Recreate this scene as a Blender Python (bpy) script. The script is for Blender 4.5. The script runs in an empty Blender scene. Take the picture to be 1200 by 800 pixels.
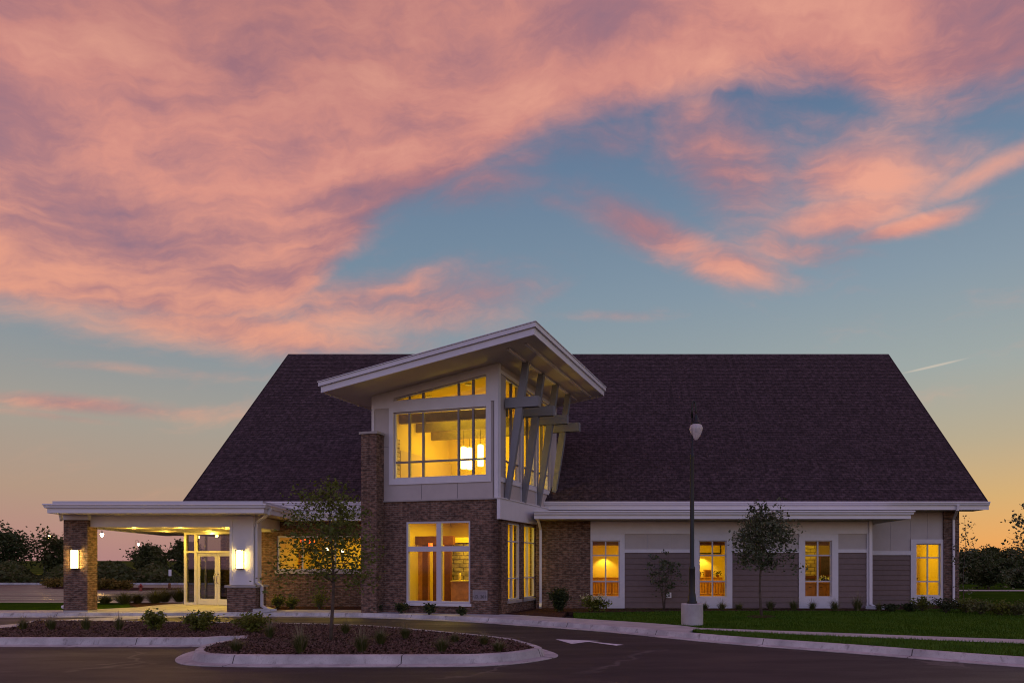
import bpy, bmesh, math, random
import numpy as np
from mathutils import Vector
from mathutils.geometry import tessellate_polygon
R = math.radians
scene = bpy.context.scene
COL = scene.collection
random.seed(7)
RNG = np.random.default_rng(11)

# ------------------------------------------------------------------ camera
# the photograph is read in its own 1200x800 pixels: principal point (700,660), focal 800 px (24 mm)
CAMZ = 1.65
cam_d = bpy.data.cameras.new("camera"); cam = bpy.data.objects.new("camera", cam_d); COL.objects.link(cam)
cam.location = (0, 0, CAMZ); cam.rotation_euler = (R(90), 0, 0)
cam_d.sensor_width = 36; cam_d.lens = 24
cam_d.shift_x = -100/1200; cam_d.shift_y = 260/1200
cam_d.clip_start = .1; cam_d.clip_end = 5000
scene.camera = cam
scene.view_settings.view_transform = 'Standard'; scene.view_settings.look = 'None'
scene.view_settings.gamma = 1; scene.view_settings.use_curve_mapping = False
scene.view_settings.exposure = 0
scene.cycles.use_denoising = True; scene.cycles.filter_width = 1.05
scene.cycles.sample_clamp_indirect = 4
scene.cycles.max_bounces = 8; scene.cycles.transparent_max_bounces = 16
scene.cycles.caustics_reflective = False; scene.cycles.caustics_refractive = False

def sl(c):
    return tuple(((v/255)/12.92 if v/255 <= .04045 else ((v/255+.055)/1.055)**2.4) for v in c)

# ------------------------------------------------------------------ world (dusk sky with lit clouds)
world = bpy.data.worlds.new("World"); scene.world = world; world.use_nodes = True
NT = world.node_tree; NT.nodes.clear()
class NB:
    """small node builder"""
    def __init__(s, nt): s.nt = nt
    def n(s, t, **kw):
        x = s.nt.nodes.new(t)
        for k, v in kw.items(): setattr(x, k, v)
        return x
    def put(s, sock, v):
        if isinstance(v, (int, float)): sock.default_value = v
        elif isinstance(v, tuple): sock.default_value = v if len(v) == len(sock.default_value) else (v+(1,))
        else: s.nt.links.new(v, sock)
    def m(s, op, a, b=0., c=None, clamp=False):
        x = s.n('ShaderNodeMath', operation=op); x.use_clamp = clamp
        s.put(x.inputs[0], a); s.put(x.inputs[1], b)
        if c is not None: s.put(x.inputs[2], c)
        return x.outputs[0]
    def mix(s, f, a, b, mode='MIX'):
        x = s.n('ShaderNodeMix', data_type='RGBA', blend_type=mode)
        s.put(x.inputs[0], f); s.put(x.inputs[6], a); s.put(x.inputs[7], b)
        return x.outputs[2]
    def rng(s, v, a, b, c=0., d=1., smooth=True):
        x = s.n('ShaderNodeMapRange', interpolation_type='SMOOTHSTEP' if smooth else 'LINEAR')
        for i, q in enumerate((v, a, b, c, d)): s.put(x.inputs[i], q)
        return x.outputs[0]
    def ramp(s, f, stops, interp='LINEAR'):
        x = s.n('ShaderNodeValToRGB'); e = x.color_ramp; e.interpolation = interp
        while len(e.elements) < len(stops): e.elements.new(.5)
        for el, (p, c) in zip(e.elements, sorted(stops, key=lambda q: q[0])):
            el.position = p; el.color = tuple(c)+(1,) if len(c) == 3 else c
        s.put(x.inputs[0], f)
        return x.outputs[0]
    def noise(s, vec, scale, detail=6, rough=.55, dist=0., col=False):
        x = s.n('ShaderNodeTexNoise'); s.put(x.inputs['Vector'], vec)
        x.inputs['Scale'].default_value = scale; x.inputs['Detail'].default_value = detail
        x.inputs['Roughness'].default_value = rough; x.inputs['Distortion'].default_value = dist
        return x.outputs[1 if col else 0]
    def vm(s, op, a, b=(0., 0., 0.)):
        x = s.n('ShaderNodeVectorMath', operation=op)
        s.put(x.inputs[0], a)
        if op == 'SCALE': s.put(x.inputs[3], b)
        else: s.put(x.inputs[1], b)
        return x.outputs[0]
    def mapping(s, vec, rot=(0, 0, 0), sc=(1, 1, 1), loc=(0, 0, 0)):
        x = s.n('ShaderNodeMapping'); s.put(x.inputs[0], vec)
        x.inputs[1].default_value = loc; x.inputs[2].default_value = rot; x.inputs[3].default_value = sc
        return x.outputs[0]

def AE(px, py):
    "direction (azimuth, elevation) in units of 1/800 rad of a point of the photo"
    az = math.atan((px-700)/800); el = math.atan((660-py)/800*math.cos(az))
    return az*800, el*800

SUN_AZ, SUN_EL = 42, 1.0      # the sun has just gone, low on the right behind the building
def build_sky():
    b = NB(NT)
    tc = b.n('ShaderNodeTexCoord').outputs['Generated']
    sp = b.n('ShaderNodeSeparateXYZ'); b.put(sp.inputs[0], tc); x, y, z = sp.outputs
    A = b.m('MULTIPLY', b.m('ARCTAN2', x, y), 800.)
    E = b.m('MULTIPLY', b.m('ARCSINE', z), 800.)
    # clear-sky gradient by elevation, two sides of the sky
    ef = b.m('DIVIDE', E, 1256.6, clamp=True)
    def stops(l): return [(math.atan((660-py)/800)*800/1256.6, sl(c)) for py, c in l]
    left = b.ramp(ef, stops([(662, (176, 130, 128)), (635, (182, 138, 128)), (590, (178, 150, 130)), (520, (164, 157, 146)),
                             (430, (132, 146, 156)), (320, (112, 135, 156)), (200, (100, 122, 150)), (60, (90, 108, 140)), (-900, (58, 74, 112))]))
    right = b.ramp(ef, stops([(662, (226, 148, 86)), (635, (224, 164, 98)), (590, (206, 170, 116)), (530, (180, 168, 142)),
                              (450, (156, 166, 164)), (350, (134, 152, 166)), (240, (112, 134, 158)), (120, (90, 114, 146)), (-900, (58, 74, 112))]))
    side = b.rng(A, AE(100, 600)[0], AE(1150, 600)[0])
    clear = b.mix(side, left, right)
    # filaments of the cloud layer, noise over the direction of view, stretched along two winds
    warp = b.vm('SCALE', b.vm('SUBTRACT', b.noise(tc, 3.2, 5, .6, 0., True), (.5, .5, .5)), .13)
    cvw = b.vm('ADD', tc, warp)
    def wind(tilt, scale, st, loc, detail=9, rough=.6):
        return b.noise(b.mapping(b.mapping(cvw, rot=(0, R(tilt), 0)), sc=(1., 1., st), loc=loc), scale, detail, rough)
    wa = b.rng(b.m('ADD', A, b.m('MULTIPLY', E, -.25)), -330., 60.)
    def two(scale, st, loc, **k):
        l = wind(13, scale, st, loc, **k); r = wind(-5, scale, st, loc, **k)
        x = b.n('ShaderNodeMix', data_type='FLOAT'); b.put(x.inputs[0], wa); b.put(x.inputs[2], l); b.put(x.inputs[3], r); return x.outputs[0]
    n1 = two(2.8, 3.4, (0, 0, 0), rough=.60); n2 = two(2.6, 2.6, (3.1, 1.7, .4), rough=.54); n3 = two(5.2, 6.0, (7.1, 2.7, .4), rough=.60)
    n4 = b.noise(b.mapping(cvw, sc=(1, 1, 1.6)), 16., 6, .65)
    # where the layer ends: a lower limit of elevation over azimuth
    lim = [(-250, 400), (0, 392), (120, 398), (230, 412), (330, 385), (400, 325), (450, 280), (530, 246), (585, 200), (640, 160), (740, 140),
           (800, 122), (870, 103), (940, 108), (1040, 130), (1120, 132), (1200, 122), (1420, 90)]
    a0, a1 = AE(-250, 400)[0], AE(1420, 90)[0]
    f = b.rng(A, a0, a1, 0., 1., smooth=False)
    st = []
    for px, py in lim:
        a, e = AE(px, py); v = e/800
        st.append(((a-a0)/(a1-a0), (v, v, v)))
    sep = b.n('ShaderNodeSeparateColor'); b.put(sep.inputs[0], b.ramp(f, st, 'LINEAR'))
    eb = b.m('MULTIPLY', sep.outputs[0], 800.)
    wob = b.m('MULTIPLY', b.m('SUBTRACT', n2, .5), 70.)
    bias = b.rng(b.m('ADD', b.m('SUBTRACT', E, eb), wob), -26., 62., 0., 1.)
    bias = b.m('MULTIPLY', bias, 1.25)
    def ell(px, py, hw, hh, tilt, s):
        cx, cy = AE(px, py); t = R(tilt)
        dx = b.m('SUBTRACT', A, cx); dy = b.m('SUBTRACT', E, cy)
        u = b.m('ADD', b.m('MULTIPLY', dx, math.cos(t)/hw), b.m('MULTIPLY', dy, math.sin(t)/hw))
        v = b.m('ADD', b.m('MULTIPLY', dx, -math.sin(t)/hh), b.m('MULTIPLY', dy, math.cos(t)/hh))
        r = b.m('ADD', b.m('MULTIPLY', u, u), b.m('MULTIPLY', v, v))
        g = b.m('POWER', 2.718, b.m('MULTIPLY', r, -1.1))
        return b.m('MULTIPLY', g, s)
    for e in ((440, 362, 215, 44, 12, .84), (290, 388, 200, 30, 3, .98), (560, 345, 110, 30, 10, .66), (660, 240, 110, 16, -14, .46), (760, 272, 130, 30, -22, .84), (850, 310, 85, 24, -14, .92),
              (985, 250, 110, 30, 4, .96), (1060, 266, 85, 11, 4, .86), (1000, 212, 120, 40, -6, .92), (860, 195, 130, 62, -28, .82), (1150, 204, 90, 15, 12, .66), (1090, 190, 60, 18, -15, .55), (930, 290, 100, 24, -10, .60),
              (95, 474, 115, 12, 2, .84), (60, 487, 70, 6, 0, .55), (730, 370, 80, 10, 0, .46), (640, 345, 50, 14, 20, .45), (555, 215, 120, 34, 8, .66), (600, 190, 90, 18, 10, .56),
              (130, 430, 140, 9, 4, .46), (700, 165, 160, 30, 4, .46), (960, 150, 120, 30, -8, .48)):
        bias = b.m('MAXIMUM', bias, ell(*e))
    nn = b.m('ADD', b.m('MULTIPLY', b.m('SUBTRACT', n1, .5), 1.1), b.m('MULTIPLY', b.m('SUBTRACT', n3, .5), .80))
    nn = b.m('ADD', nn, b.m('MULTIPLY', b.m('SUBTRACT', n4, .5), .28))
    raw_ = b.m('ADD', bias, nn)
    dens = b.rng(raw_, .07, .95, 0., 1.)
    # cloud colours: lit from below on the sunset side, mauve where thick
    lit = b.m('ADD', b.m('MULTIPLY', b.m('SUBTRACT', n2, .5), 1.05), b.m('MULTIPLY', b.m('SUBTRACT', n3, .5), .85))
    lit = b.m('ADD', lit, b.m('MULTIPLY', b.m('SUBTRACT', n1, .5), .8)); lit = b.m('ADD', lit, b.m('MULTIPLY', b.m('SUBTRACT', n4, .5), .42))
    lit = b.m('ADD', lit, b.rng(E, 180., 640., .68, .52, smooth=False))
    for e in ((20, 370, 190, 30, -6, .30), (415, 385, 90, 16, 8, .34), (560, 150, 150, 26, 18, .26), (430, 40, 60, 60, 50, .24), (800, 80, 180, 40, 8, .20), (960, 245, 110, 30, 4, .38), (860, 315, 70, 16, -12, .34), (1150, 205, 70, 12, 16, .3), (1080, 112, 120, 14, -2, .22),
              (60, 225, 170, 40, -6, -.12), (700, 40, 70, 40, 0, -.16), (1150, 30, 90, 50, 0, -.22), (480, 235, 90, 26, 6, -.12), (700, 170, 150, 30, 0, -.2), (280, 320, 110, 16, -6, -.18)):
        lit = b.m('ADD', lit, ell(*e))
    ccol = b.ramp(lit, [(0., sl((120, 102, 130))), (.25, sl((144, 112, 130))), (.50, sl((176, 122, 128))), (.75, sl((220, 146, 132))), (1., sl((240, 166, 142)))])
    warm = b.rng(E, 120., 420., .75, 0.)
    ccol = b.mix(b.m('MULTIPLY', warm, b.rng(lit, .3, .8)), ccol, sl((246, 172, 134)))
    dark = b.m('MULTIPLY', b.rng(A, -500., 60., 1., .25), b.rng(E, 330., 560.))
    ccol = b.mix(b.m('MULTIPLY', dark, .42), ccol, sl((112, 78, 98)))
    dens = b.m('MULTIPLY', dens, b.rng(y, .2, -.5, 1., .25))
    sky = b.mix(b.m('MULTIPLY', dens, .93), clear, ccol)
    ct = b.rng(ell(1094, 429, 36, 1.5, 7, 1.), .25, .9)
    sky = b.mix(b.m('MULTIPLY', ct, .36), sky, sl((240, 215, 190)))
    # sky behind the camera is brightened and blued as added fill for the facade
    back = b.rng(y, .25, -.45)
    sky = b.mix(back, sky, b.mix(1., sky, (1.95, 2.02, 2.75, 1), 'MULTIPLY'))
    low = b.rng(z, -.02, 0.)
    sky = b.mix(low, sl((40, 34, 36)), sky)
    st_ = b.n('ShaderNodeTexSky', sky_type='NISHITA'); st_.sun_disc = False
    st_.sun_elevation = R(SUN_EL); st_.sun_rotation = R(SUN_AZ)
    bg1 = b.n('ShaderNodeBackground'); b.put(bg1.inputs[0], sky); bg1.inputs[1].default_value = 1.0
    bg2 = b.n('ShaderNodeBackground'); b.put(bg2.inputs[0], st_.outputs[0]); bg2.inputs[1].default_value = .006
    add = b.n('ShaderNodeAddShader'); NT.links.new(bg1.outputs[0], add.inputs[0]); NT.links.new(bg2.outputs[0], add.inputs[1])
    out = b.n('ShaderNodeOutputWorld'); NT.links.new(add.outputs[0], out.inputs[0])
build_sky()
world.cycles.sampling_method = 'MANUAL'; world.cycles.sample_map_resolution = 512

sun_d = bpy.data.lights.new("sun", 'SUN'); sun_d.energy = .10; sun_d.angle = R(20); sun_d.color = (1, .62, .5)
sun = bpy.data.objects.new("sun", sun_d); COL.objects.link(sun)
sun.rotation_euler = Vector((math.sin(R(SUN_AZ)), math.cos(R(SUN_AZ)), math.tan(R(6)))).to_track_quat('Z', 'Y').to_euler()
WARM = (1.0, .71, .02)

# ------------------------------------------------------------------ materials
def mat(name, col, rough=.7, var=.0, vscale=4., bump=0., bscale=60., spec=.5, metal=0., detail=6, col2=None):
    m = bpy.data.materials.new(name); m.use_nodes = True
    b = NB(m.node_tree); p = m.node_tree.nodes['Principled BSDF']
    p.inputs['Roughness'].default_value = rough; p.inputs['Metallic'].default_value = metal
    p.inputs['Specular IOR Level'].default_value = spec
    p.inputs['Base Color'].default_value = tuple(col)+(1,)
    tc = b.n('ShaderNodeTexCoord').outputs['Object']
    if var > 0:
        n = b.rng(b.noise(tc, vscale, detail, .6), .28, .72, 0., 1.)
        hi = col2 if col2 else tuple(min(1, c*(1+var)) for c in col)
        lo = col if col2 else tuple(c*(1-var) for c in col)
        b.put(p.inputs['Base Color'], b.mix(n, lo, hi))
    if bump > 0:
        bn = b.n('ShaderNodeBump'); bn.inputs['Strength'].default_value = 1.; bn.inputs['Distance'].default_value = bump
        b.put(bn.inputs['Height'], b.noise(tc, bscale, 4, .6)); b.put(p.inputs['Normal'], bn.outputs[0])
    return m
def brick(name, c1, c2, mortar, bw, rh, ms, bump, rough=.85, nvar=.5, offset=.5):
    m = bpy.data.materials.new(name); m.use_nodes = True
    b = NB(m.node_tree); p = m.node_tree.nodes['Principled BSDF']; p.inputs['Roughness'].default_value = rough
    p.inputs['Specular IOR Level'].default_value = .3
    uv = b.n('ShaderNodeTexCoord').outputs['UV']
    t = b.n('ShaderNodeTexBrick'); t.offset = offset; b.put(t.inputs['Vector'], uv)
    b.put(t.inputs['Color1'], c1); b.put(t.inputs['Color2'], c2); b.put(t.inputs['Mortar'], mortar)
    t.inputs['Scale'].default_value = 1; t.inputs['Mortar Size'].default_value = ms; t.inputs['Mortar Smooth'].default_value = .2
    t.inputs['Brick Width'].default_value = bw; t.inputs['Row Height'].default_value = rh; t.inputs['Bias'].default_value = 0
    n = b.rng(b.noise(b.mapping(uv, sc=(1/bw*1.3, 1/rh*.9, 1)), 1., 2, .5), .3, .7, 1-nvar, 1+nvar)
    g = b.rng(b.noise(uv, 1.1, 5, .6), .3, .7, .85, 1.15)
    c = b.mix(1., t.outputs[0], b.m('MULTIPLY', n, g), 'MULTIPLY')
    b.put(p.inputs['Base Color'], c)
    bn = b.n('ShaderNodeBump'); bn.inputs['Distance'].default_value = bump; bn.invert = True
    b.put(bn.inputs['Height'], t.outputs[1]); b.put(p.inputs['Normal'], bn.outputs[0])
    return m
def emit(name, col, s):
    m = bpy.data.materials.new(name); m.use_nodes = True; p = m.node_tree.nodes['Principled BSDF']
    p.inputs['Base Color'].default_value = tuple(col)+(1,)
    p.inputs['Emission Color'].default_value = tuple(col)+(1,); p.inputs['Emission Strength'].default_value = s
    return m
def glass(name, tint=(.94, .95, .93), refl=1.0):
    m = bpy.data.materials.new(name); m.use_nodes = True; nt = m.node_tree; nt.nodes.clear(); b = NB(nt)
    tr = b.n('ShaderNodeBsdfTransparent'); b.put(tr.inputs[0], tint)
    gl = b.n('ShaderNodeBsdfGlossy'); gl.inputs['Roughness'].default_value = .02
    fr = b.n('ShaderNodeFresnel'); fr.inputs[0].default_value = 1.5
    mx = b.n('ShaderNodeMixShader'); b.put(mx.inputs[0], b.m('MULTIPLY', fr.outputs[0], refl, clamp=True))
    nt.links.new(tr.outputs[0], mx.inputs[1]); nt.links.new(gl.outputs[0], mx.inputs[2])
    o = b.n('ShaderNodeOutputMaterial'); nt.links.new(mx.outputs[0], o.inputs[0])
    return m
def leafmat(name, c1, c2, scale=3., trans=.25, rough=.6):
    m = bpy.data.materials.new(name); m.use_nodes = True; nt = m.node_tree; b = NB(nt); p = nt.nodes['Principled BSDF']
    tc = b.n('ShaderNodeTexCoord').outputs['Object']
    c = b.mix(b.rng(b.noise(tc, scale, 5, .7), .3, .7), c1, c2)
    b.put(p.inputs['Base Color'], c); p.inputs['Roughness'].default_value = rough; p.inputs['Specular IOR Level'].default_value = .25
    tl = b.n('ShaderNodeBsdfTranslucent'); b.put(tl.inputs[0], c)
    mx = b.n('ShaderNodeMixShader'); mx.inputs[0].default_value = trans
    nt.links.new(p.outputs[0], mx.inputs[1]); nt.links.new(tl.outputs[0], mx.inputs[2])
    nt.links.new(mx.outputs[0], nt.nodes['Material Output'].inputs[0])
    return m

M = {}
M['brick'] = brick('brown brick', (.165, .088, .060), (.095, .054, .040), (.155, .120, .098), .203, .0677, .010, .006)
M['stone'] = brick('ledge stone', (.46, .36, .20), (.36, .27, .16), (.14, .10, .06), .42, .15, .014, .012, nvar=.35, offset=.37)
M['shingle'] = brick('asphalt shingle', (.058, .039, .045), (.036, .024, .030), (.020, .013, .017), .22, .145, .008, .012, rough=.95, nvar=.5)
M['trim'] = mat('white painted trim', (.56, .55, .59), .45, .04, 3)
M['gutter'] = mat('white aluminium gutter', (.60, .59, .63), .35, .03, 2)
M['panel'] = mat('cream board panel', (.40, .36, .35), .6, .05, 2)
M['joint'] = mat('panel joint', (.16, .15, .16), .8)
M['siding'] = mat('taupe lap siding', (.135, .092, .086), .65, .08, 5)
M['soffit'] = mat('cream soffit', (.52, .47, .40), .7, .04, 2)
M['metalroof'] = mat('pale metal roofing', (.45, .46, .52), .35, .05, 1)
M['steel'] = mat('blue grey painted steel', (.165, .170, .190), .45, .05, 4)
M['wframe'] = mat('lavender grey window frame', (.46, .45, .52), .4, .03, 4)
M['wframe_dark'] = mat('bronze glazing bar', (.16, .14, .16), .4)
M['glass'] = glass('window glass', (.95, .95, .93), .4)
M['glass_dark'] = glass('entrance glass', (.62, .62, .58), 1.6)
M['concrete'] = mat('pale concrete', (.36, .35, .35), .85, .16, 1.6, .004, 40)
M['kerb'] = mat('kerb concrete', (.40, .40, .41), .85, .22, 1.8, .006, 30)
M['cap'] = mat('cast stone cap', (.34, .31, .30), .8, .1, 3)
M['wallpaint'] = mat('cream wall paint', (.70, .52, .12), .9, .03, 1)
M['wallpaint2'] = mat('ochre wall paint', (.55, .40, .20), .9, .03, 1)
M['floorwood'] = mat('oak floor', (.30, .17, .08), .4, .2, 4)
M['wood'] = mat('honey oak', (.46, .20, .055), .4, .25, 5)
M['darkwood'] = mat('cherry wood', (.15, .045, .018), .4, .25, 5)
M['beam'] = mat('grey stained beam', (.24, .185, .095), .7, .15, 3)
M['black'] = mat('black metal', (.012, .012, .014), .4)
M['lamp_green'] = mat('dark green lamp post', (.008, .010, .011), .42, .2, 5, spec=.35)
M['bark'] = mat('grey brown bark', (.075, .055, .042), .9, .35, 9, .01, 30)
M['handle'] = mat('brushed steel handle', (.5, .48, .45), .25, metal=1.)
M['white'] = mat('white plastic', (.7, .7, .72), .5)
M['red'] = mat('red enamel', (.28, .03, .02), .5, .2, 8)
M['fabric'] = mat('rust roman shade', (.19, .055, .022), .9, .2, 12)
M['sconce'] = emit('lit frosted acrylic', (1.0, .66, .16), 55.)
M['can'] = emit('lit downlight lens', (1.0, .74, .34), 14.)
M['pendant'] = emit('lit glass cylinder', (1.0, .68, .13), 9.)
M['globe_lit'] = emit('lit sodium globe', (1.0, .62, .20), 60.)
M['redshade'] = emit('lit red lampshade', (1.0, .12, .02), 1.6)
M['white_lit'] = emit('lit bulb', (1.0, .85, .5), 12.)

# ------------------------------------------------------------------ mesh helpers
ORG = {}
class MB:
    def __init__(s): s.v = []; s.f = []
    def add(s, vs, fs):
        k = len(s.v); s.v += [tuple(v) for v in vs]; s.f += [tuple(i+k for i in f) for f in fs]; return s
    def box(s, x0, x1, y0, y1, z0, z1):
        return s.add([(x0,y0,z0),(x1,y0,z0),(x1,y1,z0),(x0,y1,z0),(x0,y0,z1),(x1,y0,z1),(x1,y1,z1),(x0,y1,z1)],
                     [(0,3,2,1),(4,5,6,7),(0,1,5,4),(1,2,6,5),(2,3,7,6),(3,0,4,7)])
    def fbox(s, F, a0, a1, z0, z1, d0, d1):
        "box in a wall frame: along, up, outward"
        vs = [F(a, z, d) for z in (z0, z1) for (a, d) in ((a0, d1), (a1, d1), (a1, d0), (a0, d0))]
        return s.add(vs, [(0,3,2,1),(4,5,6,7),(0,1,5,4),(1,2,6,5),(2,3,7,6),(3,0,4,7)])
    def bar(s, p, q, w, h, up=(0, 0, 1)):
        p, q = Vector(p), Vector(q); d = (q-p).normalized(); up = Vector(up)
        x = d.cross(up).normalized(); y = x.cross(d)
        vs = [c+x*i*w/2+y*j*h/2 for c in (p, q) for i, j in ((-1,-1),(1,-1),(1,1),(-1,1))]
        return s.add(vs, [(0,1,2,3),(7,6,5,4),(0,4,5,1),(1,5,6,2),(2,6,7,3),(3,7,4,0)])
    def tube(s, pts, radii, n=8, cap=True):
        k0 = len(s.v); pts = [Vector(p) for p in pts]; prev = None
        for i, p in enumerate(pts):
            d = (pts[min(i+1, len(pts)-1)]-pts[max(i-1, 0)]).normalized()
            ref = prev if prev is not None else (Vector((1, 0, 0)) if abs(d.x) < .9 else Vector((0, 1, 0)))
            x = (ref-d*ref.dot(d)).normalized(); y = d.cross(x); prev = x
            r = radii[i] if hasattr(radii, '__len__') else radii
            for j in range(n):
                t = 2*math.pi*j/n; s.v.append(tuple(p+x*math.cos(t)*r+y*math.sin(t)*r))
        for i in range(len(pts)-1):
            for j in range(n):
                a = k0+i*n+j; bb = k0+i*n+(j+1) % n; s.f.append((a, bb, bb+n, a+n))
        if cap:
            s.f.append(tuple(k0+j for j in reversed(range(n)))); s.f.append(tuple(k0+(len(pts)-1)*n+j for j in range(n)))
        return s
    def lathe(s, c, prof, n=16):
        k0 = len(s.v)
        for r, z in prof:
            for j in range(n):
                t = 2*math.pi*j/n; s.v.append((c[0]+r*math.cos(t), c[1]+r*math.sin(t), c[2]+z))
        for i in range(len(prof)-1):
            for j in range(n):
                a = k0+i*n+j; bb = k0+i*n+(j+1) % n; s.f.append((a, bb, bb+n, a+n))
        s.f.append(tuple(k0+j for j in reversed(range(n)))); s.f.append(tuple(k0+(len(prof)-1)*n+j for j in range(n)))
        return s
    def plate(s, F, outer, holes=(), d0=-.2, d1=0.):
        "flat wall with holes, from depth d0 to d1 along the outward normal"
        loops = [list(outer)]+[list(h) for h in holes]
        tris = tessellate_polygon([[Vector((a, z, 0)) for a, z in l] for l in loops])
        flat = [p for l in loops for p in l]; n = len(flat)
        vs = [F(a, z, d1) for a, z in flat]+[F(a, z, d0) for a, z in flat]
        fs = []
        for t in tris:
            fs.append(tuple(t)); fs.append(tuple(i+n for i in reversed(t)))
        k = 0
        for l in loops:
            for i in range(len(l)):
                a, c = k+i, k+(i+1) % len(l); fs.append((a, c, c+n, a+n))
            k += len(l)
        return s.add(vs, fs)
    def prism(s, pts, z0, z1):
        "vertical prism over a ground polygon; pts (x,y)"
        tris = tessellate_polygon([[Vector((x, y, 0)) for x, y in pts]]); n = len(pts)
        vs = [(x, y, z1) for x, y in pts]+[(x, y, z0) for x, y in pts]
        fs = [tuple(t) for t in tris]+[tuple(i+n for i in reversed(t)) for t in tris]
        fs += [(i, (i+1) % n, (i+1) % n+n, i+n) for i in range(n)]
        return s.add(vs, fs)
    def sweep(s, path, prof, closed=False):
        "sweep (outward, z) profile along an xy path; outward is to the right of travel"
        n = len(path); k0 = len(s.v); m = len(prof)
        P = [Vector((p[0], p[1], 0)) for p in path]; zz = [p[2] if len(p) > 2 else 0 for p in path]
        for i in range(n):
            a = P[i-1] if (i > 0 or closed) else None; c = P[(i+1) % n] if (i < n-1 or closed) else None
            d1 = (P[i]-a).normalized() if a is not None else None; d2 = (c-P[i]).normalized() if c is not None else None
            if d1 is None: d1 = d2
            if d2 is None: d2 = d1
            n1 = Vector((d1.y, -d1.x, 0)); n2 = Vector((d2.y, -d2.x, 0)); nn = (n1+n2).normalized()
            nn = nn/max(.35, nn.dot(n1))
            for o, z in prof: s.v.append((P[i].x+nn.x*o, P[i].y+nn.y*o, z+zz[i]))
        for i in range(n if closed else n-1):
            for j in range(m):
                a = k0+i*m+j; c = k0+i*m+(j+1) % m; e = k0+((i+1) % n)*m
                s.f.append((a, c, e+(j+1) % m, e+j))
        if not closed:
            s.f.append(tuple(k0+j for j in range(m))); s.f.append(tuple(k0+(n-1)*m+j for j in reversed(range(m))))
        return s
    def build(s, name, material, parent=None, smooth=False, uv=True, recalc=True):
        V = np.array(s.v, float); o = Vector(((V[:,0].min()+V[:,0].max())/2, (V[:,1].min()+V[:,1].max())/2, V[:,2].min()))
        me = bpy.data.meshes.new(name); me.from_pydata([tuple(p) for p in (V-np.array(o))], [], s.f); me.update()
        if recalc:
            bm = bmesh.new(); bm.from_mesh(me); bmesh.ops.recalc_face_normals(bm, faces=bm.faces[:]); bm.to_mesh(me); bm.free()
        if smooth: me.shade_smooth()
        if uv:
            ul = me.uv_layers.new(name='UVMap'); arr = np.zeros((len(me.loops), 2))
            co = np.zeros(len(me.vertices)*3); me.vertices.foreach_get('co', co); co = co.reshape(-1, 3)+np.array(o)
            for p in me.polygons:
                nz = p.normal
                if abs(nz.z) > .97: t = Vector((1, 0, 0)); bt = Vector((0, 1, 0))
                else:
                    t = Vector((-nz.y, nz.x, 0)).normalized(); bt = nz.cross(t)
                    if bt.z < 0: bt = -bt
                for li in p.loop_indices:
                    c = co[me.loops[li].vertex_index]; arr[li] = (c[0]*t.x+c[1]*t.y, c[0]*bt.x+c[1]*bt.y+c[2]*bt.z)
            ul.data.foreach_set('uv', arr.ravel())
        if material: me.materials.append(material)
        ob = bpy.data.objects.new(name, me); COL.objects.link(ob)
        ORG[ob.name] = o
        if parent is not None: ob.parent = parent; ob.location = o-ORG[parent.name]
        else: ob.location = o
        return ob
def empty(name, loc, parent=None):
    o = bpy.data.objects.new(name, None); o.empty_display_size = .2; COL.objects.link(o); ORG[o.name] = Vector(loc)
    if parent is not None: o.parent = parent; o.location = Vector(loc)-ORG[parent.name]
    else: o.location = loc
    return o
def tag(o, label=None, cat=None, group=None, kind=None):
    if label: o['label'] = label
    if cat: o['category'] = cat
    if group: o['group'] = group
    if kind: o['kind'] = kind
    return o
def raw(name, V, Fc, material, parent=None, org=None, smooth=False):
    "fast mesh from numpy arrays (quads or tris)"
    V = np.asarray(V, float); o = Vector(org) if org is not None else Vector((V[:,0].mean(), V[:,1].mean(), V[:,2].min()))
    me = bpy.data.meshes.new(name); k = Fc.shape[1]
    me.vertices.add(len(V)); me.vertices.foreach_set('co', (V-np.array(o)).ravel())
    me.loops.add(Fc.size); me.loops.foreach_set('vertex_index', Fc.ravel().astype(np.int32))
    me.polygons.add(len(Fc)); me.polygons.foreach_set('loop_start', (np.arange(len(Fc))*k).astype(np.int32))
    me.update(calc_edges=True)
    if material: me.materials.append(material)
    ob = bpy.data.objects.new(name, me); COL.objects.link(ob); ORG[ob.name] = o
    if parent is not None: ob.parent = parent; ob.location = o-ORG[parent.name]
    else: ob.location = o
    return ob
def copy_tree(o, loc=None, rotz=None, scale=None, parent=None):
    c = o.copy(); COL.objects.link(c); ORG[c.name] = ORG[o.name].copy()
    if parent is not None: c.parent = parent
    if loc is not None: c.location = loc; ORG[c.name] = Vector(loc)
    if rotz is not None: c.rotation_euler = (0, 0, rotz)
    if scale is not None: c.scale = (scale,)*3 if not hasattr(scale, '__len__') else scale
    for ch in [k for k in o.children]: copy_tree(ch, parent=c)
    return c
def frame(o, u, n):
    o, u, n = Vector(o), Vector(u), Vector(n)
    return lambda a, z, d=0.: o+u*a+Vector((0, 0, z))+n*d
def X(px, Y): return (px-700)/800*Y
def Z(py, Y): return CAMZ+(660-py)/800*Y
def G(px, py, z=-.12):
    Y = (CAMZ-z)*800/(py-660); return (X(px, Y), Y)
def rect(a0, a1, z0, z1): return [(a0, z0), (a1, z0), (a1, z1), (a0, z1)]
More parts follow.
